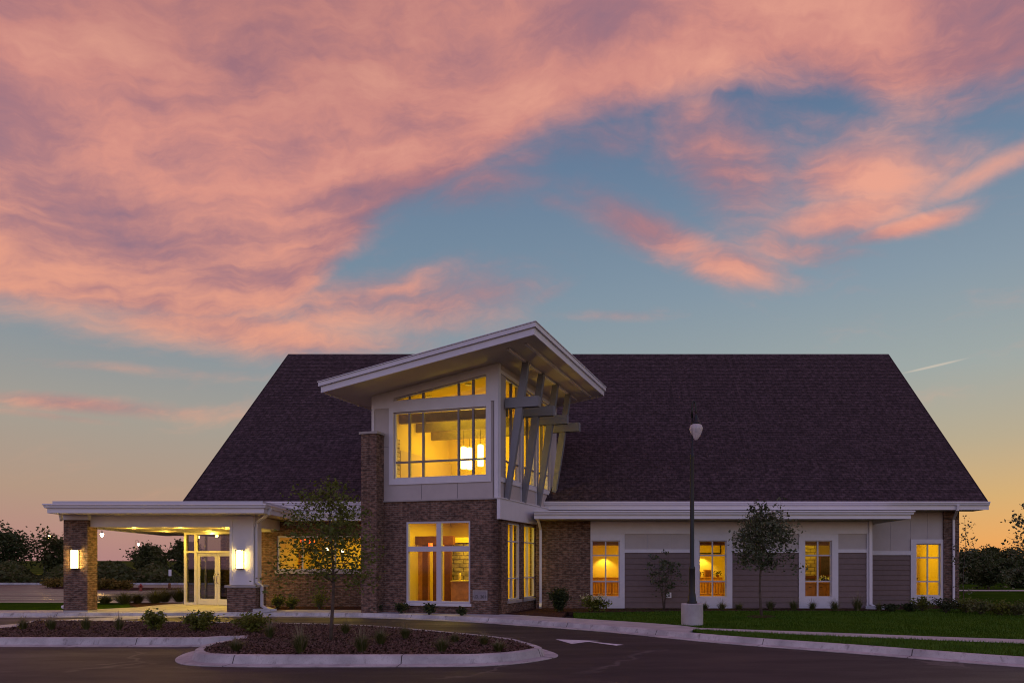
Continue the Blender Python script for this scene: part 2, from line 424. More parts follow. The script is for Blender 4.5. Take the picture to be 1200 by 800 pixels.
def lamp(name, kind, loc, energy, col=WARM, size=.3, sizey=None, rot=(0, 0, 0), **kw):
    d = bpy.data.lights.new(name, kind); d.energy = energy; d.color = col
    if kind == 'AREA':
        d.size = size
        if sizey: d.shape = 'RECTANGLE'; d.size_y = sizey
    else: d.shadow_soft_size = size
    for k, v in kw.items(): setattr(d, k, v)
    o = bpy.data.objects.new(name, d); COL.objects.link(o); o.location = loc; o.rotation_euler = rot
    return o

# ================================================================== GROUND
def gmat(name, kind):
    m = bpy.data.materials.new(name); m.use_nodes = True; b = NB(m.node_tree); p = m.node_tree.nodes['Principled BSDF']
    tc = b.n('ShaderNodeTexCoord').outputs['Object']
    bn = b.n('ShaderNodeBump')
    p.inputs['Specular IOR Level'].default_value = .0
    if kind == 'grass':
        c = b.mix(b.rng(b.noise(tc, .7, 5, .6), .3, .7), (.032, .084, .006), (.072, .140, .012))
        c = b.mix(b.rng(b.noise(tc, 30, 4, .7), .3, .7), c, (.018, .042, .005)); p.inputs['Roughness'].default_value = .9
        b.put(bn.inputs['Height'], b.noise(tc, 60, 4, .7)); bn.inputs['Distance'].default_value = .03
    elif kind == 'asphalt':
        big = b.noise(b.mapping(tc, sc=(.35, 1.2, 1)), .8, 6, .6)
        c = b.mix(b.rng(big, .3, .7), (.013, .010, .014), (.026, .019, .025))
        c = b.mix(b.rng(b.noise(tc, 90, 2, .6), .58, .72), c, (.10, .09, .09))
        c = b.mix(b.m('MULTIPLY', b.rng(b.noise(b.mapping(tc, rot=(0, 0, R(-14)), sc=(.25, 1.6, 1)), 1.1, 5, .65), .60, .74), .55), c, (.070, .058, .062))
        v = b.n('ShaderNodeTexVoronoi', feature='DISTANCE_TO_EDGE'); b.put(v.inputs['Vector'], b.vm('ADD', tc, b.vm('SCALE', b.noise(tc, 1.5, 3, .5, 0, True), .8)))
        v.inputs['Scale'].default_value = .18
        c = b.mix(b.m('MULTIPLY', b.rng(v.outputs[0], .010, .003), b.rng(b.noise(tc, .4, 2), .45, .6)), c, (.075, .065, .065))
        b.put(p.inputs['Roughness'], b.rng(big, .3, .7, .72, .55)); p.inputs['Specular IOR Level'].default_value = .35
        b.put(bn.inputs['Height'], b.noise(tc, 110, 3, .7)); bn.inputs['Distance'].default_value = .006
    elif kind == 'lot':
        c = b.mix(b.rng(b.noise(b.mapping(tc, sc=(.1, .6, 1)), 1., 5, .6), .35, .65), (.04, .035, .042), (.085, .068, .078))
        b.put(p.inputs['Roughness'], b.rng(b.noise(b.mapping(tc, sc=(.06, .7, 1)), 1., 4, .6), .35, .65, .24, .55)); p.inputs['Specular IOR Level'].default_value = .36
        b.put(bn.inputs['Height'], b.noise(b.mapping(tc, sc=(.3, 1.5, 1)), 1.5, 3, .6)); bn.inputs['Distance'].default_value = .02
    elif kind == 'mulch':
        c = b.mix(b.rng(b.noise(tc, 22, 5, .7), .35, .65), (.035, .020, .016), (.100, .058, .045)); p.inputs['Roughness'].default_value = .95
        b.put(bn.inputs['Height'], b.noise(tc, 26, 5, .7)); bn.inputs['Distance'].default_value = .05
    elif kind == 'field':
        c = b.mix(b.rng(b.noise(b.mapping(tc, sc=(.05, .25, 1)), 1., 6, .65), .35, .65), (.040, .066, .012), (.090, .110, .022)); p.inputs['Roughness'].default_value = .95
        b.put(bn.inputs['Height'], b.noise(tc, 1.5, 5, .7)); bn.inputs['Distance'].default_value = .4
    b.put(p.inputs['Base Color'], c); b.put(p.inputs['Normal'], bn.outputs[0])
    return m
for k in ('grass', 'asphalt', 'lot', 'mulch', 'field'): M['g_'+k] = gmat(k+' ground', k)

def sheet(name, pts, z, m):
    b = MB(); tris = tessellate_polygon([[Vector((x, y, 0)) for x, y in pts]])
    b.add([(x, y, z) for x, y in pts], [tuple(t) for t in tris]); o = b.build(name, m, uv=False); return tag(o, kind='structure')
# terrain to the horizon: flat near the building, a gentle rise of farmland beyond
def terrain():
    xs = np.concatenate([np.linspace(-1500, -120, 12), np.linspace(-110, 110, 45), np.linspace(120, 1500, 12)])
    ys = np.concatenate([np.linspace(-40, 50, 10), np.linspace(54, 260, 42), np.linspace(290, 2500, 18)])
    V = []
    for y in ys:
        for x in xs:
            z = -.17
            w = 1/(1+math.exp((x-20)/15))
            if y > 58: z += w*min((y-58)/170, 1)*2.8+.25*math.sin(x*.045+y*.02)*min((y-58)/80, 1)*w
            if y > 200: z += min((y-200)/300, 1)*(1-w)*1.
            V.append((x, y, z))
    nx = len(xs); F = [(j*nx+i, j*nx+i+1, (j+1)*nx+i+1, (j+1)*nx+i) for j in range(len(ys)-1) for i in range(nx-1)]
    o = raw('ground', np.array(V), np.array(F), M['g_field'], org=(0, 0, 0)); tag(o, kind='structure')
terrain()
sheet('road', [(-45, 1.5), (40, 1.5), (40, 24.4), (-45, 24.4)], -.12, M['g_asphalt'])
sheet('parking_lot', [(-75, 29.6), (-18.6, 28.6), (-13, 33), (-14, 56.5), (-75, 57.5)], -.10, M['g_lot'])

def smooth_line(pts, n=6):
    "Catmull-Rom through points"
    P = [np.array(p, float) for p in pts]; P = [2*P[0]-P[1]]+P+[2*P[-1]-P[-2]]; out = []
    for i in range(1, len(P)-2):
        for k in range(n):
            t = k/n; a, b_, c, d = P[i-1:i+3]
            out.append(tuple(.5*((2*b_)+(-a+c)*t+(2*a-5*b_+4*c-d)*t*t+(-a+3*b_-3*c+d)*t**3)))
    out.append(tuple(P[-2])); return out

# line of the kerb gutter edge along the drive on the building side
drive_edge = [(-45, 22.3)]+smooth_line([G(-150, 723.6), G(0, 723.3), G(200, 722.5), G(360, 722.7), G(440, 724), G(500, 726.2), G(560, 729.2), G(600, 732), G(708, 740), G(840, 753), G(1020, 767), G(1200, 781.5), (11.5, 9.2), (18, 5.5), (30, 2.5)])
kerb_prof = [(0, -.124), (0, -.108), (-.28, -.100), (-.33, .0), (-.36, .012), (-.47, .012), (-.47, -.124)]
# outward is to the right of travel (towards the road)
def kerb_mat():
    m = bpy.data.materials.new('jointed kerb concrete'); m.use_nodes = True; b = NB(m.node_tree); p = m.node_tree.nodes['Principled BSDF']
    t = b.n('ShaderNodeTexCoord'); uv = b.n('ShaderNodeSeparateXYZ'); b.put(uv.inputs[0], t.outputs['UV'])
    ob = t.outputs['Object']; w = b.m('PINGPONG', uv.outputs[0], 1.5)
    c = b.mix(b.rng(b.noise(ob, 1.6, 6, .65), .3, .7), (.30, .295, .30), (.50, .49, .49))
    c = b.mix(b.m('MULTIPLY', b.rng(b.noise(b.mapping(ob, sc=(1, 1, .3)), 5., 5, .7), .54, .70), .65), c, (.13, .115, .11))
    c = b.mix(b.rng(b.noise(ob, 60., 2, .6), .60, .75), c, (.24, .23, .22))
    c = b.mix(b.rng(w, .013, .005), c, (.05, .045, .045))
    b.put(p.inputs['Base Color'], c); p.inputs['Roughness'].default_value = .9; p.inputs['Specular IOR Level'].default_value = .2
    bn = b.n('ShaderNodeBump'); bn.inputs['Distance'].default_value = .006; b.put(bn.inputs['Height'], b.noise(ob, 35, 4, .65)); b.put(p.inputs['Normal'], bn.outputs[0])
    return m
M['kerb_run'] = kerb_mat()
def kerb_run(line, prof):
    o = MB().sweep(line, prof).build('kerb', M['kerb_run'], uv=False); tag(o, kind='structure')
    L = np.concatenate([[0], np.cumsum(np.linalg.norm(np.diff(np.array(line), axis=0), axis=1))]); me = o.data
    ul = me.uv_layers.new(name='UVMap'); idx = np.zeros(len(me.loops), int); me.loops.foreach_get('vertex_index', idx)
    k = len(prof); ul.data.foreach_set('uv', np.stack([L[idx//k], (idx % k)*.1], 1).ravel()); return o
kerb_run(drive_edge, kerb_prof)
def offset_line(line, d):
    out = []
    for i, p in enumerate(line):
        a = np.array(line[max(i-1, 0)]); c = np.array(line[min(i+1, len(line)-1)]); t = (c-a)/np.linalg.norm(c-a)
        out.append((p[0]-t[1]*d, p[1]+t[0]*d))
    return out
back = offset_line(drive_edge, .46)
inner = offset_line(drive_edge, 1.75)
i0 = next(i for i, p in enumerate(back) if p[0] > -23)
iS = next(i for i, p in enumerate(back) if p[0] > G(845, 741)[0]+.15)      # where the walk leaves the kerb
# sidewalk behind the kerb, parting from it where the grass strip starts
walk_top = 0.008
walk_in = [(p[0], p[1]) for p in inner]
strip_up = [(2.45, 17.15), (4.6, 15.9), (7.6, 14.55), (11, 13.2), (15, 11.5)]
strip_up_far = [(2.6, 17.5), (4.85, 16.6), (7.8, 15.35), (11.2, 14.1), (15.4, 12.4)]
pl = [p for p in back if p[0] <= 2.3]
near_in = [p for p in inner if p[0] <= 2.4]
walk_poly = pl+strip_up+list(reversed(strip_up_far))+list(reversed(near_in))
w = MB().prism(walk_poly, -.125, walk_top).build('sidewalk', M['concrete'], uv=False); tag(w, kind='structure')
# lawn between the walk and the house, and the strip between walk and kerb
lawn = [p for p in near_in if p[0] > -.9]+strip_up_far+[(45, -2), (45, 60), (14.4, 60), (14.4, 25.9), (10.1, 24.3), (-.9, 24.3)]
tag(MB().prism(lawn, -.15, -.004).build('lawn', M['g_grass'], uv=False), kind='structure')
strip = [p for p in back if 2.3 < p[0] < 24]; strip = [(2.35, 16.95)]+strip+[(24, 6.5)]+[(15, 11.4)]+list(reversed(strip_up[:-1]))
strip = [(2.35, 16.9)]+[p for p in back if 2.35 < p[0] < 16]+[(16, 10.6)]+[(15, 11.5-.01)]+list(reversed([(p[0], p[1]-.01) for p in strip_up[:-1]]))
tag(MB().prism(strip, -.15, .004).build('lawn', M['g_grass'], uv=False), kind='structure')
# beds against the walls
bed_r = [(-2.0, 24.1), (-.8, 23.0), (.6, 23.3), (3., 23.9), (10.3, 23.9), (11, 25.2), (16, 24.4), (16.5, 26.4), (14.2, 27.1), (10.0, 27.0), (10.0, 25.1), (-2.0, 25.1)]
tag(MB().prism(bed_r, -.15, .02).build('mulch_bed', M['g_mulch'], uv=False), kind='structure')
bed_l = [p for p in near_in if -11.9 < p[0] < -1.6]+[(-1.6, 25.2), (-11.9, 25.9)]
bed_l = [p for p in near_in if -11.4 < p[0] < -.95]+[(-1., 25.0), (-2, 25.1), (-2.4, 26.1), (-12.7, 26.1), (-11.6, 23.6)]
tag(MB().prism(bed_l, -.15, .012).build('mulch_bed', M['g_mulch'], uv=False), kind='structure')
# entrance paving under the canopy, lawn and mulch at its side
porch = [G(70, 717.2, 0), G(262, 717.5, 0), G(302, 716, 0), (-12.6, 26.1), (-16.6, 27.6), G(190, 707.6, 0), G(150, 714.5, 0)]
tag(MB().prism([(-18.7, 23.6), (-11.45, 23.6), (-11.45, 24.4), (-12.65, 26.2), (-16.9, 28.2), (-17.4, 27.3), (-17.25, 25.6)], -.13, .016).build('entrance_paving', M['concrete'], uv=False), kind='structure')
tag(MB().prism([(-18.9, 23.55), (-17.25, 25.5), (-17.4, 27.3), (-17.0, 28.4), (-18.3, 28.7), (-45, 29.9), (-45, 23.55)], -.14, -.006).build('lawn', M['g_grass'], uv=False), kind='structure')
tag(MB().prism([(-17.28, 25.7), (-17.42, 27.3), (-17.0, 28.2), (-18.2, 28.55), (-19.6, 28.6), (-18.2, 26.6)], -.12, .010).build('mulch_bed', M['g_mulch'], uv=False), kind='structure')

# ---- island in the drive
near_l = [G(-110, 757.5), G(0, 757.5), G(120, 757.5), G(225, 757.5), G(262, 755.5)]
nose = [G(243, 759.5), G(222, 764), G(207, 770.5), G(208, 776.5), G(232, 780), G(300, 781.3)]
near_r = [G(400, 781.3), G(520, 781), G(570, 780), G(615, 776.5), G(645, 771.5), G(654, 768.5), G(650, 765), G(636, 760.5)]
back_i = [G(615, 755.2), G(580, 750.5), G(525, 745), G(450, 738.5), G(380, 735.7), G(300, 734.3), G(200, 733), G(110, 731.8), G(45, 731.6), G(18, 734.5), G(-12, 742), G(-90, 744)]
isl = [(-40, near_l[0][1])]+smooth_line(near_l+nose+near_r+back_i, 5)+[(-40, G(0, 744)[1])]
# outline travels left to right along the near side, so the road is to the right of travel
isl_prof = [(0, -.124), (0, -.108), (-.26, -.098), (-.31, .03), (-.34, .042), (-.46, .042), (-.46, -.124)]
kerb_run(isl, isl_prof)
isl_in = offset_line(isl, .45)
tag(MB().prism(isl_in, -.13, .025).build('mulch_bed', M['g_mulch'], uv=False), kind='structure')
# concrete band crossing the lane, tactile tile, painted arrow
sheet('crossing', [G(*p) for p in ((-60, 738), (0, 732.2), (65, 726.2), (140, 722.6), (215, 722.6), (150, 725.5), (95, 731), (30, 734.2), (0, 738.5), (-60, 748))], -.115, M['concrete'])
sheet('tactile_paving', [G(*p) for p in ((-8, 737.2), (7, 736.4), (1, 740.2), (-14, 741.5))], -.110, mat('brick red tactile tile', (.20, .06, .05), .8, .2, 9))
M['paint'] = mat('worn white road paint', (.55, .56, .60), .7, .2, 6)
sheet('road_marking', [G(*p) for p in ((651, 748.7), (703, 750.7), (685, 752.2), (670, 754.2))], -.114, M['paint'])
sheet('road_marking', [G(*p) for p in ((690, 751.8), (698, 752.0), (731, 755.2), (722, 756.2))], -.114, M['paint'])
# far path on the right, kerb beyond the lot
sheet('path', [(15, 41.5), (60, 39), (60, 41.2), (15, 43.4)], .006, M['concrete'])
tag(MB().prism([(-75, 57.4), (-14, 56.4), (-14, 56.7), (-75, 57.7)], -.15, .05).build('kerb', M['kerb'], uv=False), kind='structure')

# ================================================================== BUILDING
bld = tag(empty('chapel_building', (0, 30, 0)), 'long brown-shingled building with lit corner tower, entrance canopy and white eaves', 'building')
C0 = Vector((-3.19, 22.0, 0)); U = Vector((-.961, .2763, 0)); D = Vector((.2763, .961, 0)); NF = -D; NS = -U
TF = frame(C0, U, NF)      # tower front: along = to the left
TS = frame(C0, D, NS)      # tower side: along = to the back
YB, YM, YW = 25.0, 27.0, 26.0
FB = frame((0, YB, 0), (1, 0, 0), (0, -1, 0)); FM = frame((0, YM, 0), (1, 0, 0), (0, -1, 0)); FW = frame((0, YW, 0), (1, 0, 0), (0, -1, 0))
def s_of(px):       # tower front: distance from the corner
    q = (px-700)/800; return (-3.19-q*22)/(.961+q*.2763)
def t_of(px):
    q = (px-700)/800; return (-3.19-q*22)/(q*.961-.2763)
def part(mb, name, m, parent=bld, **kw): return mb.build(name, M[m] if isinstance(m, str) else m, parent, **kw)

def window(F, a0, a1, z0, z1, vs=(), hs=(), fw=.05, bw=.035, dep=.07, d=0., parent=bld, fm='wframe', bm_='wframe', gm='glass', ztop=None, label=None):
    "frame ring, glazing bars and pane set in an opening; ztop(a) gives a sloping head"
    zt = ztop or (lambda a: z1)
    b = MB()
    outer = [(a0, z0), (a1, z0), (a1, zt(a1)), (a0, zt(a0))]
    inn = [(a0+fw, z0+fw), (a1-fw, z0+fw), (a1-fw, zt(a1-fw)-fw), (a0+fw, zt(a0+fw)-fw)]
    b.plate(F, outer, [inn], d-dep, d)
    w = part(b, 'window', fm, parent, uv=False)
    if vs or hs:
        g = MB()
        for v in vs:
            v, ww = v if isinstance(v, tuple) else (v, bw)
            g.plate(F, [(v-ww/2, z0+fw), (v+ww/2, z0+fw), (v+ww/2, zt(v+ww/2)-fw), (v-ww/2, zt(v-ww/2)-fw)], (), d-dep+.004, d-.004)
        for h in hs:
            h, ww = h if isinstance(h, tuple) else (h, bw)
            g.fbox(F, a0+fw, a1-fw, h-ww/2, h+ww/2, d-dep+.008, d-.008)
        if hs: part(g, 'glazing_bars', bm_, w, uv=False)
        else:
            for v in vs:
                v, ww = v if isinstance(v, tuple) else (v, bw)
                part(MB().plate(F, [(v-ww/2, z0+fw), (v+ww/2, z0+fw), (v+ww/2, zt(v+ww/2)-fw), (v-ww/2, zt(v-ww/2)-fw)], (), d-dep+.004, d-.004), 'mullion', bm_, w, uv=False)
    p = MB(); vv = [F(a, z, d-dep/2) for a, z in inn]; p.add(vv, [(0, 1, 2, 3)])
    part(p, 'pane', gm, w, uv=False, recalc=False)
    if label: w['label'] = label
    return w

# ---------------- main roof and body
XL, XR, YE, YR, ZE, ZR = X(215, 26.1), X(1157, 26.1), 26.1, 35.0, Z(587.5, 26.1), Z(415.5, 35.0)
YBK = 2*YR-YE
def roofslab():
    b = MB(); th = .12; XH0, XH1, YH = -7.3, -2.05, 28.3
    zz = lambda y: ZE+(ZR-ZE)*(y-YE)/(YR-YE)
    n = 6
    for x0, x1, y0 in ((XL, XH0, YE), (XH0, XH1, YH), (XH1, XR, YE)):
        pr = [(y0, zz(y0)), (YR, ZR), (YBK, ZE), (YBK, ZE-th), (YR, ZR-th*1.3), (y0, zz(y0)-th)]
        b.add([(x, y, z) for x in (x0, x1) for y, z in pr], [(i, (i+1) % n, (i+1) % n+n, i+n) for i in range(n)]+[(0, 1, 4, 5), (1, 2, 3, 4), (6, 11, 10, 7), (7, 10, 9, 8)])
    r = part(b, 'roof', 'shingle')
    c = MB(); L = math.hypot(YR-YE, ZR-ZE); dy, dz = (YR-YE)/L, (ZR-ZE)/L; nY, nZ = -dz, dy
    k = int(L/.145)
    for i in range(k):
        t0, t1 = i*.145, (i+1)*.145+.01
        p = [(YE+dy*t+nY*o, ZE+dz*t+nZ*o) for t, o in ((t0, .001), (t0, .016), (t1, .003))]
        for x0, x1 in ([(XL+.02, XR-.02)] if YE+dy*t0 > YH else [(XL+.02, XH0), (XH1, XR-.02)]):
            c.add([(x, y, z) for y, z in p for x in (x0, x1)], [(0, 1, 3, 2), (2, 3, 5, 4)])
    part(c, 'shingle_courses', 'shingle', r, recalc=False)
    part(MB().sweep([(XL-.01, YR), (XR+.01, YR)], [(-.14, ZR-.11), (0, ZR+.035), (.14, ZR-.11), (.14, ZR-.135), (0, ZR+.01), (-.14, ZR-.135)]), 'ridge_cap', 'shingle', r)
    for x0, x1 in ((XL-.03, XL), (XR, XR+.03)):
        rk = MB()
        for (ya, za), (yb, zb) in (((YE, ZE), (YR, ZR)), ((YR, ZR), (YBK, ZE))):
            rk.add([(x, y, z) for x in (x0, x1) for y, z in ((ya, za+.03), (yb, zb+.03), (yb, zb-.2), (ya, za-.2))],
                   [(0, 1, 2, 3), (7, 6, 5, 4), (0, 4, 5, 1), (1, 5, 6, 2), (2, 6, 7, 3), (3, 7, 4, 0)])
        part(rk, 'rake_board', M['shingle'], r)
roofslab()
eave_prof = lambda h: [(0, 0), (.13, 0), (.14, -.012), (.14, -.045), (.115, -.06), (.095, -.135), (.03, -.15), (.03, -h), (0, -h)]
def gutter(path, h, name='gutter', zoff=0): return part(MB().sweep(path, [(o, z+zoff) for o, z in eave_prof(h)]), name, 'gutter', uv=False)
XWL, XWR = -14.9, X(1123, YM)
XB0, XB1 = X(636, YB)-.25, X(1022, YB)
gutter([(XL-.0, YE+.03), (XR+.06, YE+.03)], .31, 'gutter', ZE+.0)
part(MB().box(XL, XR, YE+.06, YM+.1, ZE-.30, ZE-.28), 'soffit', 'soffit', uv=False)

# body walls: right gable end, back, left gable end
GR = frame((XWR, YM, 0), (0, 1, 0), (1, 0, 0)); GL = frame((XWL, YM, 0), (0, 1, 0), (-1, 0, 0))
zr = lambda y: ZE-.16+(ZR-ZE)*(1-abs(y-YR)/(YR-YE))
for F, nm in ((GR, 'wall'), (GL, 'wall')):
    part(MB().plate(F, [(0, -.1), (2*(YR-YM), -.1), (2*(YR-YM), zr(YM)-.0), (YR-YM, zr(YR)), (0, zr(YM))], (), -.2, 0), nm, 'brick')
part(MB().box(XWL, XWR, 2*YR-YM-.2, 2*YR-YM, -.1, ZE-.1), 'wall', 'brick')
# ---------------- right main wall (set back), window with six lights and brick pier
xs = {k: X(k, YM) for k in (1016, 1067.5, 1072.7, 1102.5, 1105)}
w4 = (X(1073.4, YM), X(1102.2, YM), Z(698, YM), Z(636.5, YM))
part(MB().plate(FM, rect(XB1-.3, X(1105, YM), -.1, ZE-.29), [rect(*w4)], -.2, -.02), 'wall', 'trim')
part(MB().box(X(1105, YM), XWR-.001, YM-.07, YM+.13, -.1, ZE-.302), 'brick_pier', 'brick')
window(FM, *w4, vs=[(w4[0]+w4[1])/2], hs=[Z(653, YM), Z(681, YM)], dep=.08, d=-.05, fw=.045, bw=.05, label='six-light window with plain yellow wall behind, beside the corner pier')
def siding(F, a0, a1, z0, z1, d=0.):
    "lap boards, each tilted out at its foot"
    b = MB(); h = .195; n = max(1, round((z1-z0)/h)); h = (z1-z0)/n
    for i in range(n):
        za, zb = z0+i*h, z0+(i+1)*h
        b.add([F(a0, za, d), F(a1, za, d), F(a0, za, d+.030), F(a1, za, d+.030), F(a0, zb, d+.004), F(a1, zb, d+.004)], [(0, 1, 3, 2), (2, 3, 5, 4)])
    return part(b, 'lap_siding', 'siding')
def panels(F, cuts, z0, z1, d=0., gap=.012):
    b = MB()
    for a, c in zip(cuts[:-1], cuts[1:]): b.fbox(F, a+gap/2, c-gap/2, z0, z1, d, d+.014)
    return part(b, 'wall_panel', 'panel', uv=False)
siding(FM, XB1, X(1067.5, YM), .02, Z(650, YM), -.02)
panels(FM, [XB1, X(1043.5, YM), X(1067, YM), X(1087, YM), X(1105, YM)], Z(631.5, YM), ZE-.30, -.02)
panels(FM, [XB1, X(1043.5, YM), X(1067, YM)], Z(645, YM), Z(631.5, YM)-.001, -.02)
tb = MB(); tb.fbox(FM, XB1, X(1067, YM), Z(650, YM), Z(645.2, YM), -.02, .028)
tb.plate(FM, rect(X(1067, YM), X(1105, YM)-.002, 0.0, Z(631.6, YM)), [rect(*w4)], -.02, .032); part(tb, 'wall_trim', 'trim', uv=False)

# ---------------- right bump-out with three windows under the low eave
ZL = Z(598.2, 24.0)           # low gutter top
wz0, wz1 = Z(699.5, YB), Z(633, YB)
wins = [(X(693.3, YB), X(726.2, YB)), (X(819, YB), X(851.3, YB)), (X(942.8, YB), X(974.8, YB))]
xa = X(692, YB)
part(MB().plate(FB, rect(XB0, xa, -.1, ZL-.3), (), -.2, .02), 'wall', 'brick')
part(MB().plate(FB, rect(xa, XB1, -.1, ZL-.3), [rect(a, c, wz0, wz1) for a, c in wins], -.2, -.02), 'wall', 'trim')
wl = ['six-light window with rust shade and long sideboard, beside brick wall', 'six-light window with oak cabinet and chairs, right of the lamp post', 'six-light window showing stonework and a dark picture, right of the tree']
for (a, c), l in zip(wins, wl): window(FB, a, c, wz0, wz1, vs=[(a+c)/2], hs=[Z(650.3, YB), Z(680.8, YB)], d=-.04, dep=.09, fw=.04, bw=.05, label=l)
zt0, zt1 = Z(647.3, YB), Z(643.2, YB)
bays = [(X(732, YB), X(812, YB), 3), (X(858, YB), X(936, YB), 3), (X(982, YB), X(1015.3, YB), 1)]
tb = MB()
for a, c, n in bays:
    siding(FB, a, c, .03, zt0, -.02); tb.fbox(FB, a, c, zt0, zt1, -.02, .03)
    panels(FB, list(np.linspace(a, c, n+1)), zt1, Z(625.3, YB), -.02)
edges = [xa]+[v for a, c, _ in bays for v in (a, c)]+[XB1+.0]
for i in range(0, len(edges), 2):
    a, c = edges[i], edges[i+1]; hole = [rect(p, q, wz0, wz1) for p, q in wins if a < p < c]
    tb.plate(FB, rect(a, c, 0.0, Z(625.2, YB)), hole, -.02, .04)
tb.fbox(FB, xa, XB1, Z(625, YB), ZL-.30, -.02, .034)
part(tb, 'wall_trim', 'trim', uv=False)
siding_side = MB().box(XB1-.2, XB1, YB+.021, YM-.021, -.1, ZL-.3); part(siding_side, 'wall', 'siding')
EL0, EL1, YLE = X(626, 24.0), X(1066, 24.0), 24.0
gutter([(EL0, YLE), (EL1, YLE), (EL1, YM-.03)], .285, 'gutter', ZL)
part(MB().box(EL0, EL1-.02, YLE+.03, YM-.05, ZL-.283, ZL-.265), 'soffit', 'soffit', uv=False)
part(MB().add([(EL0, YLE, ZL-.02), (EL1, YLE, ZL-.02), (EL1, YM-.03, ZL+.16), (EL0, YM-.03, ZL+.16), (EL0, YLE, ZL-.06), (EL1, YLE, ZL-.06), (EL1, YM-.03, ZL+.1), (EL0, YM-.03, ZL+.1)],
     [(0, 1, 2, 3), (7, 6, 5, 4), (0, 4, 5, 1), (1, 5, 6, 2), (2, 6, 7, 3), (3, 7, 4, 0)]), 'low_roof', 'metalroof', uv=False)

def downspout(pts, r=.045, name='downspout', m='gutter'):
    b = MB(); pts = [Vector(p) for p in pts]
    for p, q in zip(pts[:-1], pts[1:]):
        d = (q-p).normalized(); b.bar(p-d*.02, q+d*.02, .085, .065, up=(0, -1, 0) if abs(d.z) > .5 else (0, 0, 1))
    return part(b, name, m, uv=False)
xd = X(633.5, 24.7)
downspout([(xd-.05, 24.06, ZL-.13), (xd-.05, 24.06, ZL-.26), (xd, 24.72, ZL-.62), (xd, 24.72, .22), (xd, 24.55, .08)])
xd = X(1118.5, YM-.1)
downspout([(X(1121.5, 26.1), 26.03, ZE-.14), (X(1121.5, 26.1), 26.06, ZE-.32), (xd-.05, YM-.13, ZE-.62), (xd-.05, YM-.13, .2), (xd+.05, YM-.3, .07)])
downspout([(XB1-.1, YB-.08, ZL-.28), (XB1-.1, YB-.08, .18), (XB1+.12, YB-.12, .06)])

# ---------------- left wing wall with the long window
XW0 = X(306, YW)
lw = (X(324.5, YW), -8.35, Z(668, YW), Z(627.5, YW))
ZW = 3.52; YWE = 25.3
part(MB().plate(FW, rect(XW0, -7.3, -.1, ZW-.28), [rect(*lw)], -.2, 0), 'wall', 'brick')
ww = window(FW, *lw, vs=[lw[0]+.95, lw[0]+2.2, lw[0]+3.3], d=-.04, dep=.1, fw=.06, bw=.05, label='wide window half hidden behind the young tree')
part(MB().fbox(FW, lw[0]-.06, lw[1]+.06, lw[2]-.13, lw[2]-.003, -.1, .05), 'sill', 'cap', ww, uv=False)
gutter([(-11.6, YWE), (-6.9, YWE)], .28, 'gutter', ZW)
part(MB().box(-11.6, -6.9, YWE+.03, YW-.002, ZW-.278, ZW-.26), 'soffit', 'soffit', uv=False)
part(MB().add([(-12.3, YWE, ZW-.015), (-6.9, YWE, ZW-.015), (-6.9, YM, ZW+.12), (-12.3, YM, ZW+.12), (-12.3, YWE, ZW-.06), (-6.9, YWE, ZW-.06), (-6.9, YM, ZW+.06), (-12.3, YM, ZW+.06)],
     [(0, 1, 2, 3), (7, 6, 5, 4), (0, 4, 5, 1), (1, 5, 6, 2), (2, 6, 7, 3), (3, 7, 4, 0)]), 'low_roof', 'metalroof', uv=False)
part(MB().box(XWL, -7.0, YM, YM+.2, ZW-.3, ZE-.29), 'wall', 'trim', uv=False)
part(MB().box(-12.2, -7.0, YE+.1, YE+.14, ZW+.05, ZE-.302), 'frieze_board', 'trim', uv=False)

# ---------------- corner tower
ZD = 3.73
SW = 4.68
soff = lambda s: 8.126-.163*s
lwf = (s_of(551), s_of(475.6), Z(707, 22.3)-.0, 3.066)
lwf = (lwf[0], lwf[1], .34, 3.06)
part(MB().plate(TF, rect(.0, SW, -.1, ZD), [rect(*lwf)], -.25, 0), 'wall', 'brick')
mid = s_of(513.5)
window(TF, *lwf, vs=[(mid, .17)], hs=[(2.14, .17)], d=-.03, dep=.12, fw=.07, label='tall four-light window in the brick front of the tower')
part(MB().fbox(TF, lwf[0]-.05, lwf[1]+.05, lwf[2]-.09, lwf[2]-.003, -.2, .06), 'window_sill', 'trim', uv=False)
ts = [(t_of(595.2), t_of(610)), (t_of(614), t_of(628))]
lz0, lz1 = .42, 3.02
part(MB().plate(TS, rect(0.251, 3.55, -.1, ZD), [rect(a, c, lz0, lz1) for a, c in ts], -.25, 0), 'wall', 'brick')
part(MB().fbox(TS, 0, .25, -.1, ZD, -.249, 0), 'wall', 'brick')
for (a, c), l in zip(ts, ('narrow tall side window nearest the tower corner', 'narrow tall side window next to the white downspout')):
    w_ = window(TS, a, c, lz0, lz1, vs=[a+(c-a)*.45], hs=[2.40, 1.15], d=-.05, dep=.1, fw=.05, bw=.04, label=l)
    part(MB().fbox(TS, a-.04, c+.04, lz0-.1, lz0-.003, -.1, .05), 'sill', 'cap', w_, uv=False)
part(MB().fbox(TS, -.12, 5.6, 3.08, ZD+.01, .002, .12), 'band_board', 'trim', uv=False)
part(MB().fbox(TS, -.16, 5.62, ZD+.011, ZD+.05, .0, .15), 'band_flashing', 'trim', uv=False)
part(MB().fbox(TF, .02, SW, ZD, ZD+.05, .0, .05), 'band_flashing', 'cap', uv=False)
